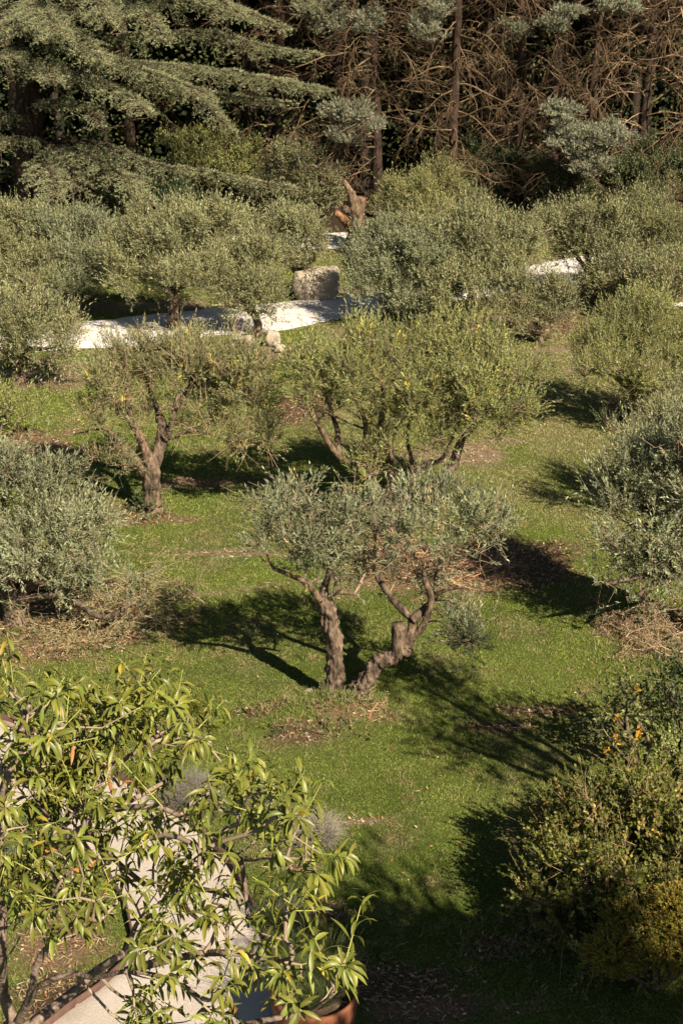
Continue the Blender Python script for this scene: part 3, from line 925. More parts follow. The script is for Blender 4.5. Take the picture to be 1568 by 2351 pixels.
sb = shade_blobs([(1000, 2190, 5.5, .7, .6), (960, 2290, 5.2, .8, .7), (1120, 2260, 6.0, .8, .7), (1010, 2340, 5.6, 1.1, 1.7), (1180, 2420, 6.4, 1.3, 1.7), (1310, 2420, 6.0, .75, 1.5), (1460, 2450, 6.2, .75, 1.5), (1590, 2460, 6.3, .75, 1.5), (1330, 2520, 6.8, 1.3, 1.6), (1500, 2580, 6.8, 1.4, 1.6)])
base = np.mean([c for c, _, _ in sb], axis=0) * np.array([1, 1, 0])  # unseen tree added to shade the near lawn in place of the house
t = Tree('added_shade_tree', base, 'unseen dense tree added beside the viewpoint to cast shade on the near lawn', 'tree')
t.limb([base, base + [0, 0, 1.5], base + [.1, .1, 3.2], base + [0, 0, 4.4]], [.36, .28, .24, .18], 'trunk', 14, .25, M_PBARK, seed=63)
for c, r, d in sb:
    f = base + np.array([.1, .1, 3.2])
    t.limb([f, f + (c - f) * .5 + [0, 0, .2], c], [.13, .09, .04], 'branch', 8, .2, M_PBARK, seed=64)
t.foliage(sb, leaf=(.11, .06), nl=8, dens=190, stem=None, subs=9, lace=.1, base_col=(.045, .065, .022), mat=M_LEAF, subr=(.3, .5))

# ------------------------------------------------------------------ edge of the wood
import random
rd = random.Random(5)


def cedar():
    b0 = G(75, 512)
    Y = b0[1]
    t = Tree('cedar_tree', b0, 'huge cedar with flat layered blue green branches at upper left', 'cedar tree')
    t.limb([Q(76, 520, Y), Q(72, 440, Y), Q(66, 330, Y), Q(70, 210, Y), Q(72, 60, Y), Q(76, -150, Y), Q(80, -500, Y), Q(84, -800, Y)], [.62, .5, .45, .42, .38, .3, .2, .06], 'trunk', 16, .25, M_PBARK, seed=71, freq=2.)
    BR = [([(72, 190), (200, 150), (400, 150), (600, 178), (750, 206)], -3.2, 1.35), ([(72, 180), (50, 150), (-20, 145), (-140, 175)], -2.4, 1.2), ([(72, 60), (250, 85), (450, 72), (620, 108), (716, 122)], -2.4, 1.2),
          ([(72, 30), (200, 26), (320, 22), (366, 82)], -3.4, 1.2), ([(72, 0), (300, 0), (520, 12), (650, 62)], -1.8, 1.2), ([(72, 100), (250, 128), (420, 196), (525, 292)], -3.6, 1.0), ([(72, 240), (130, 232), (200, 245), (225, 285)], -3.0, .75),
          ([(72, 330), (50, 318), (-10, 332), (-110, 385)], -3.0, .9), ([(72, 320), (130, 345), (165, 395), (180, 440)], -2.6, .9), ([(72, 350), (170, 345), (260, 388), (325, 440), (360, 515)], -4.2, .95), ([(72, 330), (220, 330), (350, 378), (500, 398), (668, 432)], -3.6, .85),
          ([(72, -40), (90, -10), (40, 40), (-20, 70)], -3.0, 1.2), ([(72, -80), (190, -40), (245, 50)], -4.0, 1.2), ([(72, -60), (-60, -10), (-130, 40)], -2.6, 1.2), ([(72, 150), (180, 172), (290, 216), (335, 255)], -4.2, .9),
          ([(72, -30), (420, -30), (570, 40)], -3.0, 1.2), ([(72, 120), (160, 108), (330, 160), (480, 215)], -3.9, 1.0),
          ([(72, 90), (20, 60), (-80, 90)], -3.4, 1.1), ([(72, 210), (300, 190), (500, 215), (650, 236)], -1.4, 1.0), ([(72, -130), (350, -110), (600, -60), (730, 20)], -1.0, 1.3), ([(72, -200), (260, -160), (420, -90)], -3.6, 1.3),
          ([(72, -260), (-60, -200), (-160, -120)], -3, 1.3), ([(72, -320), (250, -290), (480, -200)], -2.5, 1.3), ([(72, -420), (200, -400), (330, -330)], -3, 1.2), ([(72, 270), (30, 262), (-30, 270), (-90, 300)], -1.5, 1.),
          ([(72, 50), (120, 62), (190, 90), (230, 140)], -4.6, .9), ([(72, 130), (110, 150), (120, 185)], -4.2, .9), ([(72, 100), (30, 120), (-10, 130), (-60, 150)], -4.3, .9), ([(72, 10), (110, 30), (130, 80)], -4.6, 1.0),
          ([(72, 345), (120, 400), (120, 470)], -4.0, .8)]
    nb = MB()
    tw = MB()
    for bi, (pts, dY, wd) in enumerate(BR):
        n = len(pts)
        dy = dY * np.linspace(0, 1, n) ** .8
        P = [Q(p[0], p[1], Y + d) for p, d in zip(pts, dy)]
        P[0] = Q(72, pts[0][1], Y)
        t.limb(P, [.13, .08, .045, .03, .015][:n] if n > 3 else [.11, .05, .015], 'branch', 7, .15, M_PBARK, seed=bi, freq=3.)
        pp, _ = smooth(P, [1, 1], .06)
        m = len(pp)
        tg = unit(np.gradient(pp, axis=0))
        for i in range(int(m * .16), m, 2):
            f = i / m
            for s in (-1, 1):
                side = np.cross(tg[i], [0, 0, 1.]) * s
                side /= np.linalg.norm(side) + 1e-9
                L = wd * rd.uniform(.55, 1.1) * (1 - .68 * f ** 2.2) * min(1, (f - .05) * 4)
                d = unit(side * .9 + tg[i] * rd.uniform(.3, .9) + np.array([0, 0, rd.uniform(-.02, .16)]))
                k = max(3, int(L / .075))
                ts = np.linspace(0, 1, k)
                c = pp[i] + np.array([0, 0, rd.uniform(-.05, .06)]) + d * (ts * L)[:, None] + np.array([0, 0, -1.]) * (ts ** 2.0 * L * rd.uniform(.15, .7))[:, None]
                tw.sticks(c[:-1], c[1:], .008, .006, 3, (.16, .11, .075))
                q, qd = [c], [np.tile(d, (k, 1))]
                for e in range(1, k, 2):                       # side sprays
                    s2 = unit(np.cross(d, [0, 0, 1.]) * rd.choice((-1, 1)) + d * rd.uniform(.4, 1.1) + np.array([0, 0, rd.uniform(-.35, .12)]))
                    l2 = rd.uniform(.12, .36) * (1.1 - .5 * ts[e])
                    kk = max(2, int(l2 / .06))
                    t2 = np.linspace(.2, 1, kk)[:, None]
                    q.append(c[e] + s2 * l2 * t2 + np.array([0, 0, -1.]) * (t2 ** 2) * l2 * rd.uniform(.0, .5))
                    qd.append(np.tile(s2, (kk, 1)))
                q, qd = np.vstack(q), np.vstack(qd)
                tone = rd.uniform(.8, 1.18)
                nq = len(q)
                for r in range(6):
                    dn = unit(rng.normal(0, .36, (nq, 3)) + np.array([0, 0, .30]) + qd * .8)
                    nr = unit(rng.normal(0, 1, (nq, 3)) + np.array([0, -.4, .6]))
                    nr = unit(nr - dn * np.sum(nr * dn, 1, keepdims=True))
                    nb.leaves(q + rng.normal(0, .012, (nq, 3)), dn, nr, .088 * rng.uniform(.6, 1.3, nq), .017, colour(nq, (.182, .194, .102), .2, .06) * tone)
    tag(tw.build('branchwork', M_TWIG, t.root), kind='stuff')
    nb.build('crown', M_NEEDLE, t.root)


def dead_limb(S, p, d, L, r, lev, droop):
    n = (9, 7, 4, 3)[lev]
    st = L / n
    x, y, z = p
    dx, dy, dz = d
    for i in range(n):
        j = (.16, .22, .25, .25)[lev]
        dx += rd.gauss(0, j)
        dy += rd.gauss(0, j)
        dz += rd.gauss(0, j) - droop * (.13 if i < n * .7 else -.1)
        m = math.sqrt(dx * dx + dy * dy + dz * dz)
        dx, dy, dz = dx / m, dy / m, dz / m
        r0, r1 = r * (1 - .75 * i / n), r * (1 - .75 * (i + 1) / n)
        q = (x + dx * st, y + dy * st, z + dz * st)
        S.append((x, y, z, *q, r0, r1))
        x, y, z = q
        if lev < 3 and (lev > 0 or i > 1) and rd.random() < (.95, .85, .5)[lev]:
            a, b, c = rd.gauss(0, 1), rd.gauss(0, 1), rd.gauss(0, .8)
            k = a * dx + b * dy + c * dz
            a, b, c = a - k * dx, b - k * dy, c - k * dz
            m = math.sqrt(a * a + b * b + c * c) + 1e-6
            w = rd.uniform(.6, 1.25)
            e = (dx + a / m * w, dy + b / m * w, dz + c / m * w)
            m = math.sqrt(sum(v * v for v in e))
            dead_limb(S, q, tuple(v / m for v in e), L * rd.uniform(.28, .52), r1 * .62, lev + 1, droop)


def put_segments(b, S, col, var=.45, sides=3):
    A = np.array(S)
    c = np.array(col)[None] * rng.uniform(1 - var, 1 + var, (len(A), 1))
    b.sticks(A[:, :3], A[:, 3:6], A[:, 6], A[:, 7], sides, c)


def puffs(b, c, r, n, col, L=.17, up=.5):
    """tufted conifer foliage: brush-shaped shoots in rounded pads"""
    k = max(3, int(n / 15))
    pc = c + unit(rng.normal(0, 1, (k, 3))) * (rng.random((k, 1)) ** .6) * r * np.array([1.25, 1.6, 1.05])
    i = rng.integers(0, k, n)
    pr = rng.uniform(.07, .20, k)
    v = unit(rng.normal(0, 1, (n, 3)))
    v[:, 2] = np.abs(v[:, 2]) * .9 - .15
    P = pc[i] + v * (pr[i] * rng.uniform(.3, 1, n))[:, None]
    D = unit(v * .8 + np.array([0, -.1, up]) + rng.normal(0, .25, (n, 3)))
    u, w = perp(D)
    tone = rng.uniform(.8, 1.2, k)[i][:, None]
    cc = colour(n, col, .14, .05) * tone
    for j in range(8):
        an = j * 2.4 + rng.uniform(0, 6, n)
        o = u * np.cos(an)[:, None] + w * np.sin(an)[:, None]
        d = unit(D + o * .62)
        nr = unit(np.cross(d, np.cross(o, d)) + rng.normal(0, .2, (n, 3)))
        b.leaves(P + D * (L * .12 * j), d, nr, L * rng.uniform(.45, .75, n), .022, cc * rng.uniform(.8, 1.2, (n, 1)))
    return pc


PALE = (.185, .19, .125)


def pine(px, Y, nbr, label, sprays=(), lean=0., zmax=9.4, col=(.118, .080, .046), r=.15, h=15.):
    x = (px - CX) / F * (Y * math.cos(PITCH) + 7 * math.sin(PITCH))
    b = np.array([x, Y, 0.])
    t = Tree('pine_tree', b, label, 'pine tree', 'dead branched pines at the wood edge')
    t.limb([b - [0, 0, .1], b + [lean * .3, 0, 3.], b + [lean * .7, 0, 7.], b + [lean, .2, h]], [r * 1.3, r, r * .8, r * .3], 'trunk', 12, .2, M_PBARK, seed=int(px) % 50, freq=2.5)
    S = []
    nbr = int(nbr * 1.55)
    for i in range(nbr):
        z = 1.4 + (zmax - 1.4) * (i + rd.random()) / nbr
        a = rd.uniform(-2.9, -.25) if rd.random() < .85 else rd.uniform(0, 6.28)
        L = rd.uniform(1.6, 3.4) * (.8 + .03 * z)
        dead_limb(S, (x + lean * z / h, Y, z), (math.cos(a) * .95, math.sin(a) * .8, rd.uniform(-.05, .4)), L, rd.uniform(.026, .048), 0, rd.uniform(.4, 1.2))
    wb = MB()
    put_segments(wb, S, col)
    tag(wb.build('dead_branchwork', M_TWIG, t.root), kind='stuff')
    fb = MB()
    k = 1500
    v = unit(rng.normal(0, 1, (k, 3))) * rng.random((k, 1)) ** .4
    P = np.array([x + lean, Y + .3, h - 2.2]) + v * np.array([2.9, 2.6, 4.2])
    P = P[P[:, 2] > 8.6]
    k = len(P)
    D = unit(rng.normal(0, 1, (k, 3)) + np.array([0, 0, .5]))
    u, w = perp(D)
    fb.leaves(P, D, u, .55, .32, colour(k, (.05, .065, .04), .2, .1))
    for (sx, sy, rx, ry, dy, n) in sprays:
        c = Q(sx, sy, Y + dy)
        s = ppm(c)
        pc = puffs(fb, c, np.array([rx / s, .5, ry / s]), n, PALE)
        a = np.array([x + lean * c[2] / h, Y, min(c[2] + .4, 9)])
        m = a + (c - a) * .6 + np.array([0, 0, .15])
        t.limb([a, m, c], [.05, .035, .02], 'branch', 6, .15, M_PBARK, seed=3)
        A = np.vstack([np.tile(c, (len(pc), 1))])
        sw = MB()
        sw.sticks(A, pc, .014, .008, 3, np.tile(np.array(col), (len(pc), 1)))
        tag(sw.build('branchwork', M_TWIG, t.root), kind='stuff')
    fb.build('crown', M_NEEDLE, t.root)


def wood_mass():
    """the wood behind: uncountable trunks and leaves, deep shade put into their dark colours"""
    b = MB()
    n = 60000
    x = rng.uniform(-28, 28, n)
    y = rng.uniform(51.5, 60, n)
    z = rng.uniform(0, 1, n) ** .8 * 16
    P = np.stack([x, y, z], 1)
    keep = fbm(P * .5, 31, 2) > .40
    P = P[keep]
    k = len(P)
    D = unit(rng.normal(0, 1, (k, 3)))
    u, w = perp(D)
    b.leaves(P, D, u, .42, .24, colour(k, (.018, .026, .011), .4, .15))  # near black leaf colour stands in for the shade inside the wood
    n = 26000                                                  # deeper in: closes the wood
    P = np.stack([rng.uniform(-40, 40, n), rng.uniform(60, 72, n), rng.uniform(0, 1, n) ** .8 * 20], 1)
    D = unit(rng.normal(0, 1, (n, 3)))
    u, w = perp(D)
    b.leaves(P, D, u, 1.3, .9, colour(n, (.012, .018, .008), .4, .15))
    n = 30000
    P = np.stack([rng.uniform(-20, 20, n), rng.uniform(46.6, 52, n), rng.uniform(0, 7.5, n)], 1)
    P = P[fbm(P * .8, 33, 3) > .475]
    k = len(P)
    D = unit(rng.normal(0, 1, (k, 3)))
    u, w = perp(D)
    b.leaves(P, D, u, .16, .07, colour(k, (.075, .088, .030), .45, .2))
    n = 5200                                                   # roof of leaves that keeps the wood dark
    P = np.stack([rng.uniform(-26, 30, n), rng.uniform(46.0, 60, n), rng.uniform(8.2, 15, n)], 1)
    D = unit(rng.normal(0, 1, (n, 3)) * np.array([1, 1, .5]))
    u, w = perp(D)
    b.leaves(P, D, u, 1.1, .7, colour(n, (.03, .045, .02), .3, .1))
    for i in range(46):
        xx, yy = rng.uniform(-18, 18), rng.uniform(49, 58)
        b.tube([(xx, yy, -.1), (xx + rng.normal(0, .2), yy, 5), (xx + rng.normal(0, .5), yy, 13)], [.2, .16, .08], 8, .1, 2., False, step=1., col=(.03, .022, .016))
    tag(b.build('forest', M_DARKLEAF), 'wood standing behind the cedar and pines, coloured dark as in deep shade', 'wood', kind='stuff')


cedar()
pine(1036, 46.2, 30, 'bare trunked pine with drooping dead boughs right of the dead stump', [(985, 60, 40, 40, -1.5, 700), (1000, 15, 30, 18, -1.2, 400)], lean=.1)
pine(870, 46.0, 27, 'pine with pale needle pads low above the dead stump', [(800, 262, 55, 28, -1.2, 1100), (790, 320, 40, 22, -1.4, 500), (860, 290, 30, 18, -1.2, 400), (840, 50, 30, 30, -1., 500)], lean=-.3)
pine(770, 47.2, 20, 'pine half hidden by the cedar tips', [(770, 55, 50, 30, -1.5, 900), (720, 20, 50, 20, -1.5, 600)], lean=.2)
pine(1195, 47.0, 28, 'pine in the darkest part of the wood edge, with long dead boughs', [(1180, 70, 34, 22, -.5, 260)], lean=-.2)
pine(1345, 46.6, 26, 'pine with the largest pale blue needle pads, right of centre', [(1290, 265, 34, 26, -2, 700), (1330, 325, 62, 34, -2.2, 1500), (1400, 315, 44, 30, -2, 1000), (1350, 380, 42, 30, -2.2, 800), (1270, 60, 30, 18, -1.5, 450)], lean=.2)
pine(1470, 47.0, 30, 'pine with pale antler shaped dead limbs near the right edge', [(1420, 15, 44, 24, -2, 800), (1300, 30, 24, 14, -2, 300)], lean=.1, col=(.21, .145, .085))
pine(1590, 46.2, 24, 'pine at the right edge with thin whip like dead twigs', [], lean=-.2)
pine(640, 48.0, 18, 'pine deep behind the cedar with tangled dead twigs', [], lean=.2)
pine(1110, 48.6, 16, 'thin pine standing back in the dark wood', [], lean=0.)
pine(1710, 46.8, 10, 'pine just beyond the right picture edge', [], lean=0.)
pine(-120, 47.5, 8, 'pine behind the cedar trunk at far left', [], lean=0.)
pine(300, 48.5, 14, 'pine behind the middle of the cedar', [], lean=0.)
wood_mass()


def shrub(basepx, blobs, label, cat='shrub', name='shrub', group=None, stem_r=.03, nst=4, stemcol=(.2, .15, .1), **kw):
    b = G(*basepx)
    Y = b[1]
    B = [blob_px(q[0], q[1], q[2], q[3], Y + (q[4] if len(q) > 4 else rng.uniform(-.3, .3)), ryw=(q[6] if len(q) > 6 else None), d=(q[5] if len(q) > 5 else 1.)) for q in blobs]
    t = Tree(name, b, label, cat, group)
    for i in range(min(len(B), nst)):
        c = B[i][0]
        m = b + (c - b) * .5 + rng.normal(0, .06, 3)
        t.limb([b - [0, 0, .05], m, c], [stem_r, stem_r * .8, stem_r * .4], 'stem', 7, .15, seed=i)
    t.foliage(B, **kw)
    return t


US = 'shrubs at the foot of the wood'
FSH = dict(leaf=(.10, .034), nl=8, dens=430, stem=None, subs=12, lace=.2)
shrub((490, 470), [(440, 345, 70, 40), (520, 345, 70, 44), (480, 390, 80, 44, -.4), (570, 360, 50, 40), (560, 400, 60, 30)], 'olive green shrub under the cedar tips', group=US, base_col=(.145, .15, .05), **FSH)
shrub((700, 510), [(680, 380, 62, 40), (720, 410, 60, 44), (650, 410, 50, 40), (690, 450, 80, 40, -.3), (620, 440, 60, 40), (740, 450, 40, 34)], 'grey green twiggy shrub left of the dead stump', group=US, base_col=(.12, .12, .058), twiggy=80, **FSH)
shrub((1130, 480), [(1080, 390, 55, 44), (1140, 370, 60, 44), (1190, 390, 50, 40), (1120, 430, 60, 36, -.2), (1060, 430, 40, 34)], 'dark evergreen shrub with feathery drooping sprays', group=US, base_col=(.062, .085, .032), mat=M_LEAF, up=-.1, **FSH)
shrub((1290, 500), [(1240, 420, 50, 40), (1290, 440, 60, 40), (1350, 430, 60, 44), (1250, 460, 50, 24)], 'dark brownish shrub below the largest pale needle pads', group=US, base_col=(.055, .062, .026), mat=M_LEAF, twiggy=120, **FSH)
shrub((1500, 500), [(1450, 400, 60, 44), (1520, 380, 60, 50), (1570, 410, 50, 50), (1480, 440, 60, 30)], 'deep green shrub at the right end of the wood edge', group=US, base_col=(.065, .08, .032), mat=M_LEAF, twiggy=80, **FSH)
shrub((360, 520), [(330, 440, 60, 40, .8), (400, 460, 60, 40, .8), (280, 460, 50, 40, .8)], 'shaded shrub behind the low cedar boughs', group=US, base_col=(.05, .07, .028), **FSH)


def dead_stump():
    b = G(815, 560)
    Y = b[1]
    t = Tree('dead_tree', b, 'pale dead tree stump with two broken limbs behind the olives', 'dead tree')
    px_limb(t, Y, [(815, 562), (818, 530), (820, 505), (824, 478), (830, 452)], [.28, .22, .21, .18, .15], 'trunk', sides=14, gnarl=.3, mat=M_BARK, seed=81, freq=3, col=(1.25, 1.1, 1.))
    px_limb(t, Y, [(817, 500), (813, 470), (806, 445), (790, 415)], [.2, .19, .13, .06], dY=-.3, sides=12, gnarl=.3, seed=82, freq=3, col=(1.25, 1.2, 1.12))
    px_limb(t, Y, [(806, 525), (798, 515), (786, 502), (772, 488)], [.12, .13, .12, .10], dY=-.6, sides=12, gnarl=.25, seed=83, freq=3, col=(1.6, 1.2, .9))
    px_limb(t, Y, [(812, 492), (800, 486), (793, 480)], [.10, .12, .12], dY=-.3, sides=12, gnarl=.3, seed=84, freq=3)


dead_stump()


def rock(name, px, py, size, label, seed, mat=None, cat='stone', group=None, box=0., rough=.95):
    b = G(px, py)
    n = 18
    th, ph = np.meshgrid(np.linspace(0, 2 * np.pi, n, endpoint=False), np.linspace(.02, np.pi - .02, 12), indexing='ij')
    d = np.stack([np.cos(th) * np.sin(ph), np.sin(th) * np.sin(ph), np.cos(ph)], -1).reshape(-1, 3)
    if box:
        m = np.max(np.abs(d), 1, keepdims=True)
        d = d * (1 - box) + d / m * box
    r = 1 + rough * (fbm(d * 1.3 + seed * 7.7, seed, 5)[:, None] - .5)
    v = d * r * np.array(size) * .5 + b + np.array([0, 0, size[2] * .38])
    i, j = np.meshgrid(np.arange(n), np.arange(11), indexing='ij')
    f = np.stack([i * 12 + j, i * 12 + j + 1, ((i + 1) % n) * 12 + j + 1, ((i + 1) % n) * 12 + j], -1).reshape(-1, 4)
    mb = MB()
    mb.add(v, f)
    return tag(mb.build(name, mat or M_STONE, origin=b), label, cat, group)


rock('stone_block', 727, 680, (1.15, .8, .80), 'big pale limestone block beyond the driveway', 4, cat='stone', box=.88, rough=.35)
rock('stone', 566, 797, (.42, .3, .3), 'largest of the pale stones at the foot of the slim olive', 5, box=.5)
rock('stone', 545, 788, (.22, .2, .28), 'narrow upright pale stone left of the largest one', 6, box=.6)
rock('stone', 628, 792, (.34, .26, .36), 'brownish upright stone right of the slim olive', 7, box=.6)
rock('stone', 644, 806, (.25, .2, .15), 'small flat stone lowest beside the driveway', 8, box=.6)
rock('stone', 715, 1592, (.22, .12, .06), 'thin pale stone chip left of the two trunked olive', 9)

# dry cut twigs
def brush(cx, cy, rx, ry, n, label, name='brush_heap', col=(.34, .24, .14), cat='brush heap', L=(.4, 1.1), zmax=.22, leafy=0):
    c = G(cx, cy)
    k = ppm(c)
    sd = CAMH / np.linalg.norm(c - CAM)
    S = []
    for i in range(n):
        a, q = rd.uniform(0, 6.283), math.sqrt(rd.random())
        p = (c[0] + math.cos(a) * q * rx / k, c[1] + math.sin(a) * q * ry / k / sd, rd.uniform(.0, zmax))
        t = rd.uniform(0, 6.283)
        dead_limb(S, p, (math.cos(t), math.sin(t), rd.uniform(-.05, .22)), rd.uniform(*L), rd.uniform(.005, .011), 1, .35)
    A = [s for s in S if s[2] > -.03 and s[5] > -.03]
    b = MB()
    put_segments(b, A, col, .35)
    tw = [e for e in A if e[7] < .006]
    if leafy and tw:
        idx = rng.integers(0, len(tw), leafy)
        P = np.array(tw)[idx, 3:6]
        D = unit(rng.normal(0, 1, (leafy, 3)) + np.array([0, 0, .5]))
        u, w = perp(D)
        b.leaves(P, D, u, .06, .014, colour(leafy, (.15, .15, .08), .3, .1, (.28, .2, .1), .4))
    o = b.build(name, M_TWIG, origin=c)
    tag(o, label, cat, kind='stuff' if n > 400 else None)


brush(180, 1440, 180, 55, 34, 'loose heap of dry prunings in front of the left edge olive', leafy=2600, col=(.30, .23, .13), zmax=.1)
brush(290, 1400, 90, 70, 60, 'thin leafy prunings lying on the lawn right of the left edge olive', leafy=2600, col=(.28, .24, .13), zmax=.45)
brush(1495, 1450, 110, 55, 52, 'dry prunings on bare earth below the big right edge olive', leafy=1500, col=(.28, .21, .13), zmax=.12)
brush(1240, 752, 110, 20, 70, 'brown twigs lying under the low bushy olive', col=(.3, .19, .12), L=(.5, 1.2))
brush(1010, 1300, 170, 45, 90, 'fine reddish twigs on the straw behind the two trunked olive', col=(.36, .22, .13), L=(.2, .7), zmax=.05)
brush(800, 1640, 70, 26, 60, 'straw and twigs on the mound below the two trunked olive', col=(.34, .23, .12), L=(.15, .4), zmax=.12, leafy=700)


def fallen_branch(pts, r, label):
    P = [G(x, y, z) for x, y, z in pts]
    b = MB()
    pp, rr = b.tube(P, np.linspace(r, r * .25, len(P)), 7, .12, 6., seed=4, col=(.36, .25, .16))
    S = []
    for i in range(3, len(pp) - 1, 4):
        for s in (-1, 1):
            d = pp[i + 1] - pp[i]
            d /= np.linalg.norm(d)
            e = unit(np.array([d[0] - s * d[1] * .9, d[1] + s * d[0] * .9, rd.uniform(0, .6)]))
            if rd.random() < .5:
                dead_limb(S, tuple(pp[i]), tuple(e), rd.uniform(.2, .5), .006, 1, .2)
    if S:
        put_segments(b, S, (.34, .24, .15))
    tag(b.build('fallen_branch', M_TWIG, origin=P[0]), label, 'fallen branch')


fallen_branch([(1600, 1560, .05), (1540, 1510, .12), (1470, 1470, .10), (1420, 1440, .05)], .016, 'long pale bare branch slanting across the dry prunings at right')
fallen_branch([(1590, 1500, .1), (1530, 1490, .15), (1500, 1470, .2), (1460, 1455, .2)], .012, 'shorter crooked bare branch just above the long slanting one')
fallen_branch([(1600, 1400, .5), (1550, 1370, .45), (1490, 1385, .4), (1440, 1360, .35)], .016, 'forked bare branch hanging low under the big right edge olive')
fallen_branch([(470, 1385, .03), (420, 1345, .08), (380, 1335, .05)], .010, 'single pale twig lying on open grass at the tip of the leafy prunings')

# ------------------------------------------------------------------ near right: clipped bush, juniper, rose
def round_bush():
    b = np.array([2.95, 11.2, 0.])
    Y = b[1]
    t = Tree('bush', b, 'big rounded evergreen bush with small bright leaves and dry twigs at lower right', 'bush')
    for i in range(7):
        a = i * .9
        t.limb([b, b + [math.cos(a) * .25, math.sin(a) * .25, .35], b + [math.cos(a) * .6, math.sin(a) * .6, .7]], [.03, .025, .012], 'stem', 7, .15, seed=i)
    C = [(b + np.array([x, y, z]), (r, r, r * h), d) for x, y, z, r, h, d in (
        (0, 0, .5, .82, .85, 1.), (-.55, .05, .38, .48, .8, 1.), (-.35, .5, .5, .5, .8, 1.), (.15, .62, .6, .55, .75, 1.), (.65, .5, .62, .5, .8, 1.), (.75, 0, .5, .55, .8, 1.), (-.3, -.4, .36, .5, .75, 1.), (.3, -.45, .4, .5, .8, 1.), (-.72, -.12, .3, .3, .9, 1.), (.95, -.3, .4, .5, .8, 1.), (0.1, .2, .78, .4, .6, .9))]
    t.foliage([(b + (c - b) * np.array([1.25, 1.2, 1.05]) + np.array([0, 0, .06]), q * np.array([1.25, 1.2, 1.15]), d) for c, q, d in C], leaf=(.052, .027), nl=8, dens=820, subs=34, subr=(.08, .16), shoot=(.07, .17), base_col=(.100, .108, .019), alt=(.24, .185, .05), pa=.10, jit=.05, twiggy=30, twigcol=(.30, .19, .11), mat=M_LEAF, stem=.0018, hollow=.28, up=.6, lace=.5)
    return t


round_bush()


def juniper():
    b = np.array([2.85, 10.25, 0.])
    t = Tree('juniper', b, 'yellow green juniper sprawling against the front of the rounded bush', 'juniper')
    fb, wb = MB(), MB()
    for i, (x, y, z, r) in enumerate(((-.25, .1, .5, .26), (0, .05, .62, .3), (.22, 0, .6, .28), (-.42, .0, .34, .22), (-.1, -.2, .46, .3), (.25, -.22, .5, .28), (.42, .0, .7, .25), (-.5, -.15, .5, .22), (-.3, .15, .66, .18), (.1, .2, .78, .22))):
        c = b + np.array([x, y, z])
        t.limb([b, b + np.array([x * .5, y * .5, z * .4]), c], [.025, .02, .008], 'stem', 6, .15, seed=i)
        n = 330
        v = unit(rng.normal(0, 1, (n, 3)))
        v[:, 2] = np.abs(v[:, 2]) - .25
        P = c + v * r * rng.uniform(.35, 1, (n, 1))
        D = unit(v * .7 + np.array([-.1, -.25, .45]) + rng.normal(0, .25, (n, 3)))
        u, w = perp(D)
        cc = colour(n, (.19, .165, .022), .2, .08, (.2, .13, .03), .1)
        L = rng.uniform(.06, .14, n)
        wb.sticks(P, P + D * L[:, None], .003, .0015, 3, np.tile([.2, .14, .04], (n, 1)))
        for j in range(9):
            an = j * 2.4
            o = u * np.cos(an) + w * np.sin(an)
            d = unit(D + o * .7)
            nr = unit(np.cross(d, np.cross(o, d)))
            fb.leaves(P + D * (L * j / 9)[:, None], d, nr, .032, .009, cc * rng.uniform(.8, 1.25, (n, 1)))
    tag(wb.build('branchwork', M_TWIG, t.root), kind='stuff')
    fb.build('crown', M_NEEDLE, t.root)


juniper()
shrub((1470, 1760), [(1410, 1640, 46, 34, .0, 1.), (1460, 1650, 44, 36, .1, 1.), (1435, 1600, 42, 28, .1, .9), (1395, 1690, 36, 26, -.1, .8), (1460, 1710, 36, 36, .1, .7)], 'young rose bush with some orange yellow leaves above the rounded bush', 'rose bush', 'rose_bush',
      leaf=(.07, .036), nl=8, dens=300, subs=26, subr=(.1, .18), shoot=(.12, .26), base_col=(.14, .15, .052), alt=(.46, .25, .03), pa=.13, mat=M_LEAF, twigcol=(.22, .2, .1), up=.25, stem=.0025)
shrub((1560, 1740), [(1540, 1600, 50, 60), (1580, 1660, 50, 70), (1530, 1690, 34, 44, .1, .8), (1600, 1560, 60, 60), (1560, 1540, 40, 40)], 'dark leafy shrub in the shade at the right edge behind the rose bush', leaf=(.06, .026), nl=8, dens=330, subs=22, shoot=(.1, .22), subr=(.12, .2), base_col=(.075, .10, .036), mat=M_LEAF, stem=.002)
shrub((1545, 1800), [(1545, 1745, 26, 40, 0, 1.), (1520, 1775, 24, 26), (1565, 1790, 30, 30)], 'small upright leafy seedling sprouting from the top of the rounded bush', leaf=(.045, .022), nl=10, dens=420, subs=30, shoot=(.1, .25), subr=(.06, .1), base_col=(.17, .20, .05), mat=M_LEAF, stem=.002, up=1.0)
shrub((338, 1172), [(330, 1150, 22, 20, -.1, 1.), (345, 1162, 18, 14, -.15, 1.), (322, 1165, 16, 12, -.1, .8)], 'dark green weed growing at the foot of the three limbed olive', 'weed', 'weed', leaf=(.06, .026), nl=8, dens=420, subs=40, shoot=(.08, .2), subr=(.05, .1), base_col=(.055, .085, .022), mat=M_LEAF, stem_r=.008)
shrub((775, 1625), [(760, 1606, 34, 22, -.12, 1.), (796, 1614, 40, 18, -.2, .9), (728, 1610, 28, 18, -.1, .8), (845, 1608, 26, 12, -.1, .6)], 'green suckers and weeds around the foot of the two trunked olive', 'weed', 'weed', leaf=(.05, .014), nl=8, dens=420, subs=50, shoot=(.08, .2), subr=(.05, .1), base_col=(.085, .11, .03), mat=M_LEAF, stem_r=.006)
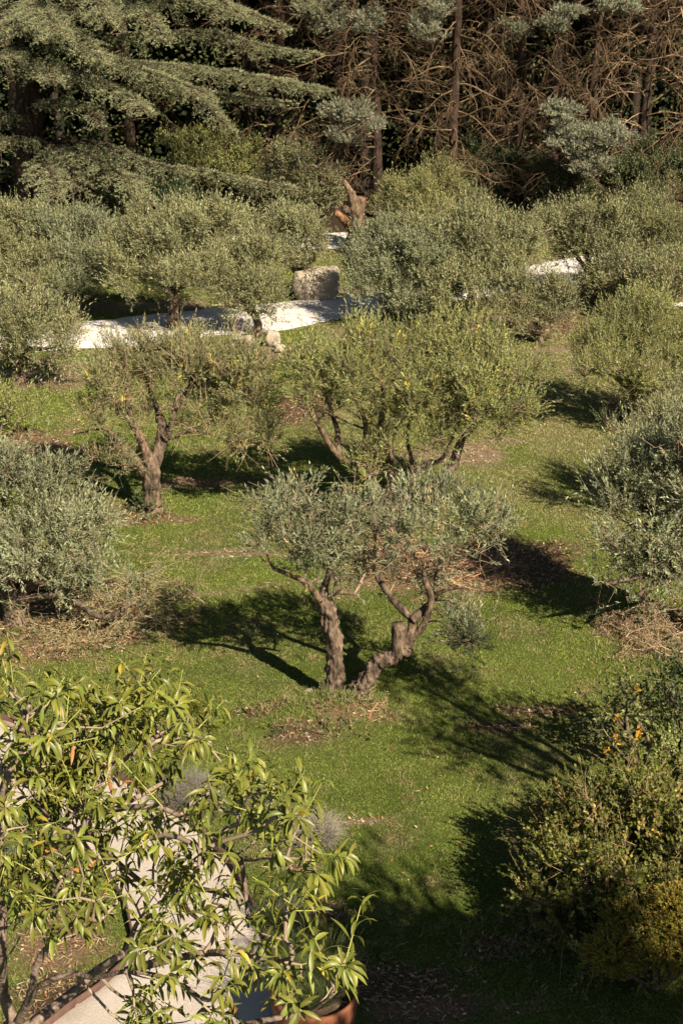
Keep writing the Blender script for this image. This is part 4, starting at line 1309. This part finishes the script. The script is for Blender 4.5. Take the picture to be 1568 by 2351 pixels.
shrub((800, 1690), [(760, 1680, 60, 10, 0, .8), (830, 1690, 50, 10, -.1, .8), (640, 1680, 34, 14, 0, .8), (590, 1600, 40, 14, .2, .4)], 'low leafy weeds on the dirt mound before the two trunked olive', 'weed', 'weed', leaf=(.035, .02), nl=6, dens=420, subs=50, shoot=(.04, .1), subr=(.05, .1), base_col=(.05, .075, .02), mat=M_LEAF, stem_r=.004, twigcol=(.1, .09, .04))
shrub((1392, 988), [(1388, 965, 14, 18, 0, 1.), (1400, 975, 10, 12, 0, 1.)], 'small dark seedling on the lawn left of the leaning olive', 'seedling', 'seedling', leaf=(.06, .02), nl=8, dens=420, subs=50, subr=(.05, .1), base_col=(.05, .07, .025), mat=M_LEAF, stem_r=.006)
shrub((1520, 722), [(1518, 708, 22, 14, 0, 1.4)], 'small clipped ball of box by the thin paved strip', 'box ball', 'box_shrub', leaf=(.06, .04), nl=8, dens=420, subs=40, base_col=(.07, .11, .02), mat=M_LEAF, stem_r=.01, stem=None)

# ------------------------------------------------------------------ near left: path edging, pot, lavender, almond
def edging(L, name, label, hgt=.075, th=.012):
    p = resample(L, 120)
    tg = unit(np.gradient(p, axis=0))
    nn = np.stack([-tg[:, 1], tg[:, 0]], 1)
    b = MB()
    rows = []
    for o, z in ((-th, -.06), (-th, hgt), (th, hgt), (th, -.06)):
        rows.append(np.column_stack([p + nn * o, np.full(len(p), z) + .006 * np.sin(np.arange(len(p)) * .35)]))
    v = np.stack(rows, 1).reshape(-1, 3)
    f = []
    for i in range(len(p) - 1):
        for k in range(3):
            f.append([i * 4 + k, i * 4 + k + 1, i * 4 + k + 5, i * 4 + k + 4])
    b.add(v, f)
    tag(b.build(name, M_RUST, origin=G(*[(x, y) for x, y in [(400, 2000)]][0])), label, 'edging')


edging(WALK_R, 'path_edging', 'rusty steel edging curving along the lawn side of the gravel path')
edging(WALK_L[2:], 'path_edging', 'rusty steel edging along the left side of the gravel path under the almond', hgt=.055)


def pot():
    z0 = .62
    c = G(722, 2268, z0)
    b0 = np.array([c[0], c[1], 0])
    t = empty('plant_pot', b0, 'round rust coloured pot standing at the end of the gravel path', 'pot')
    prof = [(.0, .01), (.25, .0), (.29, .03), (.345, .28), (.372, .52), (.378, z0 - .03), (.374, z0), (.352, z0 + .004), (.345, z0 - .03), (.335, z0 - .12)]
    n = 48
    th = np.linspace(0, 2 * np.pi, n, endpoint=False)
    v = np.array([[[r * math.cos(a) * (1 + .012 * math.sin(3 * a)), r * math.sin(a), z] for a in th] for r, z in prof]).reshape(-1, 3) + b0
    i, j = np.meshgrid(np.arange(len(prof) - 1), np.arange(n), indexing='ij')
    f = np.stack([i * n + j, i * n + (j + 1) % n, (i + 1) * n + (j + 1) % n, (i + 1) * n + j], -1).reshape(-1, 4)
    b = MB()
    b.add(v, f)
    b.build('pot_body', M_POT, t, smoothed=True)
    s = MB()
    rr = np.linspace(0, .335, 8)
    v = np.array([[[r * math.cos(a), r * math.sin(a), z0 - .11 + .02 * math.sin(5 * a + r * 20)] for a in th] for r in rr]).reshape(-1, 3) + b0
    i, j = np.meshgrid(np.arange(len(rr) - 1), np.arange(n), indexing='ij')
    f = np.stack([i * n + j, i * n + (j + 1) % n, (i + 1) * n + (j + 1) % n, (i + 1) * n + j], -1).reshape(-1, 4)
    s.add(v, f)
    s.build('soil', M_SOIL, t)
    return b0 + np.array([0, 0, z0 - .1])


PT = pot()


def wisps(c, rx, ry, h, n, cols, label, name, cat, curl=.35, r=.0022, base_r=.5, upd=.9):
    """a clump of thin stems that fan out from its foot"""
    b = MB()
    a = rng.uniform(0, 6.283, n)
    q = rng.random(n) ** .5
    P = c + np.stack([np.cos(a) * q * rx * base_r, np.sin(a) * q * ry * base_r, 0 * a], 1)
    D = unit(np.stack([np.cos(a) * q * rx, np.sin(a) * q * ry, np.full(n, h * upd)], 1) + rng.normal(0, .10 * h, (n, 3)))
    L = h * rng.uniform(.55, 1.15, n)
    col = cols * rng.uniform(.7, 1.25, (n, 1))
    for k in range(4):
        e = P + D * (L / 4)[:, None]
        b.sticks(P, e, r * (1 - .2 * k), r * (.8 - .2 * k), 3, col)
        P = e
        D = unit(D + rng.normal(0, curl * .5, (n, 3)) + np.array([0, 0, -.06]))
    return tag(b.build(name, M_TWIG, origin=c), label, cat)


wisps(PT, .32, .32, .55, 900, np.array([.09, .11, .04]), 'wispy dark grass plant growing in the rust coloured pot', 'potted_grass', 'potted plant')
wisps(G(432, 1835), .36, .28, .34, 2600, np.array([.20, .185, .15]), 'grey lavender clump by the path edging, seen between almond leaves', 'lavender', 'lavender', r=.0026, curl=.9)
wisps(G(715, 1930), .34, .26, .36, 1300, np.array([.27, .24, .19]), 'pale dried lavender clump on the lawn beside the almond twig tips', 'lavender', 'lavender', r=.0024, curl=.9)
wisps(G(590, 1850), .22, .18, .26, 700, np.array([.20, .19, .15]), 'faint grey lavender clump between the other two clumps', 'lavender', 'lavender', r=.0024, curl=.9)
wisps(G(155, 1712), .30, .22, .32, 500, np.array([.34, .25, .2]), 'dry pinkish lavender clump beside the far end of the gravel path', 'lavender', 'lavender', r=.003)
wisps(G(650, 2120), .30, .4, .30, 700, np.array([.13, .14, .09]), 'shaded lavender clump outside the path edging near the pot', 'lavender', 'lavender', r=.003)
wisps(G(470, 1880), .2, .2, .25, 300, np.array([.16, .17, .07]), 'small green grass tuft at the edging beside the grey lavender', 'grass_tuft', 'grass tuft', r=.003)
shrub((85, 1925), [(80, 1893, 36, 26, 0, 1.2), (60, 1905, 24, 18, 0, 1.)], 'small round green shrub left of the gravel path', 'shrub', 'shrub', leaf=(.05, .010), nl=10, dens=600, subs=44, shoot=(.06, .16), subr=(.05, .1), base_col=(.10, .15, .03), mat=M_LEAF, stem_r=.01)
shrub((60, 2010), [(60, 1965, 50, 30, 0, 1.), (110, 1990, 36, 20, 0, .8), (0, 1990, 40, 30)], 'dark bluish low shrub left of the gravel path below the round green one', 'shrub', 'shrub', leaf=(.05, .010), nl=10, dens=500, subs=44, shoot=(.06, .16), subr=(.06, .12), base_col=(.05, .075, .04), mat=M_LEAF, stem_r=.01)


def zz(x, y):
    return 1568 / 1568 * x / 1.92, 1511 + y / 1.92


def almond():
    base = np.array([-1.75, 5.35, 0.])
    t = Tree('almond_tree', base, 'almond tree with long yellow green leaves reaching into the lower left', 'almond tree')
    j = Q(-20, 2420, 5.5)
    t.limb([base, base + [0.05, 0, 1.4], base + [-.02, .05, 2.8], j], [.19, .15, .13, .10], 'trunk', 14, .2, M_ABARK, seed=91)
    B = [([(60, 1600), (20, 1480), (10, 1300), (10, 1100), (0, 800), (20, 560), (70, 450), (125, 340), (90, 310), (-20, 270)], 5.4, -.2, .028, .010),
         ([(70, 450), (110, 260), (135, 200)], 5.3, .1, .016, .008),
         ([(70, 1620), (140, 1480), (160, 1360), (210, 1280), (290, 1200), (370, 1150), (450, 1150)], 5.2, -.3, .020, .014),
         ([(130, 1480), (200, 1430), (330, 1390), (420, 1410), (560, 1380), (700, 1400), (800, 1440), (890, 1500)], 5.2, -.5, .015, .007),
         ([(100, 1640), (280, 1510), (400, 1400), (500, 1330), (560, 1290)], 5.6, .4, .030, .018),
         ([(10, 1100), (120, 960), (240, 820), (330, 775), (420, 700), (520, 665), (640, 655), (740, 670), (850, 730), (950, 800), (1040, 870), (1090, 890), (1200, 880), (1330, 885)], 5.5, -.7, .018, .006),
         ([(1060, 885), (1080, 1000), (1095, 1190)], 4.9, -.1, .013, .006),
         ([(250, 800), (330, 650), (400, 600), (480, 500), (560, 440), (640, 380), (740, 310), (820, 250)], 5.5, .5, .018, .006),
         ([(500, 470), (505, 380), (503, 250)], 5.8, .1, .011, .006),
         ([(250, 790), (230, 730), (150, 600), (100, 470)], 5.4, .3, .016, .007), ([(260, 790), (240, 720), (205, 600), (180, 440)], 5.6, .3, .012, .006),
         ([(160, 1000), (200, 880), (250, 800)], 5.5, .0, .016, .022),
         ([(780, 1010), (860, 1015), (950, 1030), (1070, 1070)], 5.0, -.2, .016, .006), ([(780, 1070), (850, 1130), (920, 1190)], 5.0, -.2, .012, .007),
         ([(560, 1290), (600, 1180), (640, 1120)], 5.9, .1, .016, .008), ([(900, 1300), (1000, 1300), (1100, 1310), (1200, 1340), (1290, 1320)], 4.8, -.2, .016, .007),
         ([(1060, 1620), (1200, 1590), (1330, 1570), (1420, 1520), (1480, 1470)], 4.7, -.2, .013, .006), ([(1240, 1580), (1270, 1520), (1300, 1470)], 4.7, 0, .011, .005),
         ([(480, 900), (400, 760), (350, 690)], 5.5, .2, .02, .012), ([(640, 1000), (500, 880), (420, 760), (390, 780)], 5.6, .1, .012, .02), ([(520, 660), (700, 560), (760, 520)], 5.5, .4, .013, .006),
         ([(290, 1080), (250, 980), (225, 920)], 5.1, 0, .010, .005), ([(190, 1170), (260, 1000), (320, 930)], 5.0, 0, .010, .005)]
    lp, ly = [], []
    for q, (pts, y0, dy, r0, r1) in enumerate(B):
        n = len(pts)
        P = []
        for i, p in enumerate(pts):
            f = i / (n - 1)
            yy = y0 + dy * f + .05 * math.sin(i * 2.1 + q)
            P.append(Q(*zz(*p), yy))
            lp.append(p)
            ly.append(yy)
        t.limb(P, np.linspace(r0, r1, n), 'branch', 9, .16, M_ABARK, seed=q, freq=14.)
    t.limb([j, Q(*zz(60, 1600), 5.4)], [.06, .028], 'branch', 10, .15, M_ABARK, seed=1)
    t.limb([j, Q(*zz(70, 1620), 5.2)], [.05, .020], 'branch', 10, .15, M_ABARK, seed=2)
    t.limb([j, Q(*zz(100, 1640), 5.6)], [.06, .030], 'branch', 10, .15, M_ABARK, seed=3)
    t.limb([j, base + [.5, .2, 3.6], Q(800, 2480, 4.75), Q(*zz(1060, 1620), 4.7)], [.06, .04, .022, .013], 'branch', 10, .15, M_ABARK, seed=4)
    t.limb([Q(*zz(560, 1380), 4.95), Q(*zz(700, 1340), 4.9), Q(*zz(900, 1300), 4.8)], [.02, .018, .016], 'branch', 8, .15, M_ABARK, seed=5)
    lp, ly = np.array(lp), np.array(ly)
    CL = [(130, 180), (70, 170), (30, 130), (30, 240), (180, 190), (620, 130), (480, 220), (590, 230), (700, 200), (780, 200), (850, 200), (820, 320), (770, 350), (360, 310), (420, 330), (650, 370), (560, 300), (300, 420), (180, 420), (200, 540),
          (280, 560), (380, 470), (520, 560), (60, 560), (60, 650), (700, 600), (690, 680), (500, 680), (560, 720), (740, 430), (915, 390), (640, 450), (1010, 500), (990, 560), (970, 640), (1060, 610), (1100, 690), (1190, 660), (1250, 700), (920, 690), (940, 620),
          (1030, 780), (1130, 800), (1200, 860), (1290, 880), (1390, 890), (1340, 900), (980, 890), (900, 880), (840, 930), (700, 820), (680, 850), (620, 830), (760, 920), (700, 970), (620, 1010), (680, 1060), (740, 1020), (860, 1000), (900, 1040), (760, 800),
          (140, 880), (230, 860), (300, 900), (200, 950), (130, 990), (100, 1050), (220, 1020), (150, 1140), (80, 1160), (230, 1100), (330, 1050), (300, 1210), (360, 1190), (540, 990), (530, 1070), (500, 1040), (740, 1120), (760, 1220), (740, 1290), (780, 1330),
          (690, 1280), (960, 1140), (1020, 1120), (980, 1220), (1000, 1290), (1080, 1170), (1200, 1210), (1250, 1240), (1270, 1060), (1305, 1130), (1240, 1330), (1320, 1310), (1280, 1390), (1210, 1420), (1455, 1420), (1540, 1340), (1480, 1450), (900, 1490),
          (940, 1550), (1020, 1470), (880, 1570), (560, 1510), (500, 1490), (600, 1570), (460, 1590), (760, 1590), (840, 1420), (640, 1400), (30, 420), (20, 700), (40, 780), (330, 200), (440, 250), (530, 190), (760, 260), (260, 310), (30, 860),
          (580, 880), (480, 800), (1160, 720), (1420, 860), (1300, 740), (1060, 700), (870, 620), (720, 1180), (800, 1280), (1110, 1240), (690, 1580), (390, 1000), (250, 480), (120, 500), (430, 420), (640, 180), (60, 940), (380, 860)]
    CL += [(float(a), float(b)) for a, b in zip(rng.uniform(-20, 470, 34), rng.uniform(360, 760, 34))]
    CL += [(float(a), float(b)) for a, b in zip(rng.uniform(330, 860, 10), rng.uniform(220, 420, 10))]
    A, dirs = [], []
    for (x, y) in CL:
        i = int(np.argmin(np.linalg.norm(lp - np.array([x, y]), axis=1)))
        k = 2 if (x < 900 and y < 640) else (2 if x < 420 or rng.random() < .4 else 1)
        for r in range(k):
            A.append(Q(*zz(x + rng.normal(0, 28), y + rng.normal(0, 24) + 6), ly[i] + rng.normal(0, .16)))
    A = np.array(A)
    n0 = len(t.nodes)
    P, par = grow(np.array(t.nodes), np.array(t.par), A, .2)
    wb, fb = MB(), MB()
    branchwork(wb, P, par, n0, .0032, .011, (.24, .185, .13), 5)
    for a in A:
        i = int(np.argmin(np.linalg.norm(P - a, axis=1)))
        d0 = P[i] - P[par[i]] if par[i] >= 0 else np.array([0, 0, 1.])
        d0 = unit(unit(d0) * .8 + np.array([0, 0, .45]) + rng.normal(0, .3, 3))
        L = rng.uniform(.09, .28)
        n = int(rng.integers(11, 19))
        wb.sticks(a[None], (a + d0 * L)[None], .003, .002, 5, np.array([[.26, .27, .07]]))
        f = rng.random(n) ** .7
        pos = a + d0 * (L * f)[:, None]
        D = np.tile(d0, (n, 1))
        u, w = perp(D)
        an = np.arange(n) * 2.4 + rng.uniform(0, 6)
        o = u * np.cos(an)[:, None] + w * np.sin(an)[:, None]
        d = unit(D * rng.uniform(-.1, .8, (n, 1)) + o * rng.uniform(.5, 1.1, (n, 1)) + np.array([0, 0, -1.]) * rng.uniform(-.1, .8, (n, 1)) + rng.normal(0, .2, (n, 3)))
        nr = unit(D * .9 + np.array([0, 0, .5]) + rng.normal(0, .2, (n, 3)))
        nr = unit(nr - d * np.sum(nr * d, 1, keepdims=True))
        c = colour(n, (.122, .132, .021), .30, .10, (.32, .24, .035), .012) * rng.uniform(.85, 1.15)
        if rng.random() < .025:
            c[:2] = np.array([.32, .14, .05])
        pet = pos + d * .012
        wb.sticks(pos, pet, .0012, .001, 3, np.tile([.26, .27, .07], (n, 1)))
        fb.longleaves(pet, d, nr, rng.uniform(.078, .126, n) * (.7 + .4 * (1 - f)), rng.uniform(.016, .024, n), c, rng.uniform(.5, 2.2, n))
    tag(wb.build('branchwork', M_ABARK if False else M_TWIG, t.root), kind='stuff')
    fb.build('crown', M_ALMOND, t.root, smoothed=True)


almond()

# ------------------------------------------------------------------ sky, sun, camera
w = bpy.data.worlds.new('World')
SC.world = w
w.use_nodes = True
nt = w.node_tree
sky = nt.nodes.new('ShaderNodeTexSky')
sky.sky_type = 'NISHITA'
sky.sun_disc = False
AZ = math.atan2(SUNH[0], SUNH[1])
EL = math.atan2(1, math.hypot(SUNH[0], SUNH[1]))
sky.sun_elevation = EL
sky.sun_rotation = AZ
sky.air_density = .6
sky.dust_density = .3
bg = nt.nodes['Background']
bg.inputs['Strength'].default_value = .05
tint = nt.nodes.new('ShaderNodeMix')
tint.data_type = 'RGBA'
tint.blend_type = 'MULTIPLY'
tint.inputs[0].default_value = 1.
tint.inputs[7].default_value = (1., .92, .80, 1)
nt.links.new(sky.outputs[0], tint.inputs[6])
nt.links.new(tint.outputs[2], bg.inputs[0])

sun = bpy.data.lights.new('sun', 'SUN')
sun.energy = 5.0
sun.angle = math.radians(.5)
sun.color = (1., .865, .69)
so = bpy.data.objects.new('sun', sun)
COL.objects.link(so)
from mathutils import Vector
so.rotation_euler = Vector(SUNH).to_track_quat('Z', 'Y').to_euler()

cd = bpy.data.cameras.new('camera')
cd.sensor_fit = 'VERTICAL'
cd.sensor_height = 36.0
cd.lens = 36.0 * F / 2351.0
cd.clip_end = 3000
co = bpy.data.objects.new('camera', cd)
COL.objects.link(co)
co.location = CAM
co.rotation_euler = (math.pi / 2 - PITCH, 0, 0)
SC.camera = co
SC.view_settings.view_transform = 'Standard'
SC.view_settings.look = 'None'
SC.view_settings.exposure = 1.3
SC.view_settings.gamma = 1.
SC.cycles.max_bounces = 6
SC.cycles.diffuse_bounces = 3
SC.cycles.transmission_bounces = 4
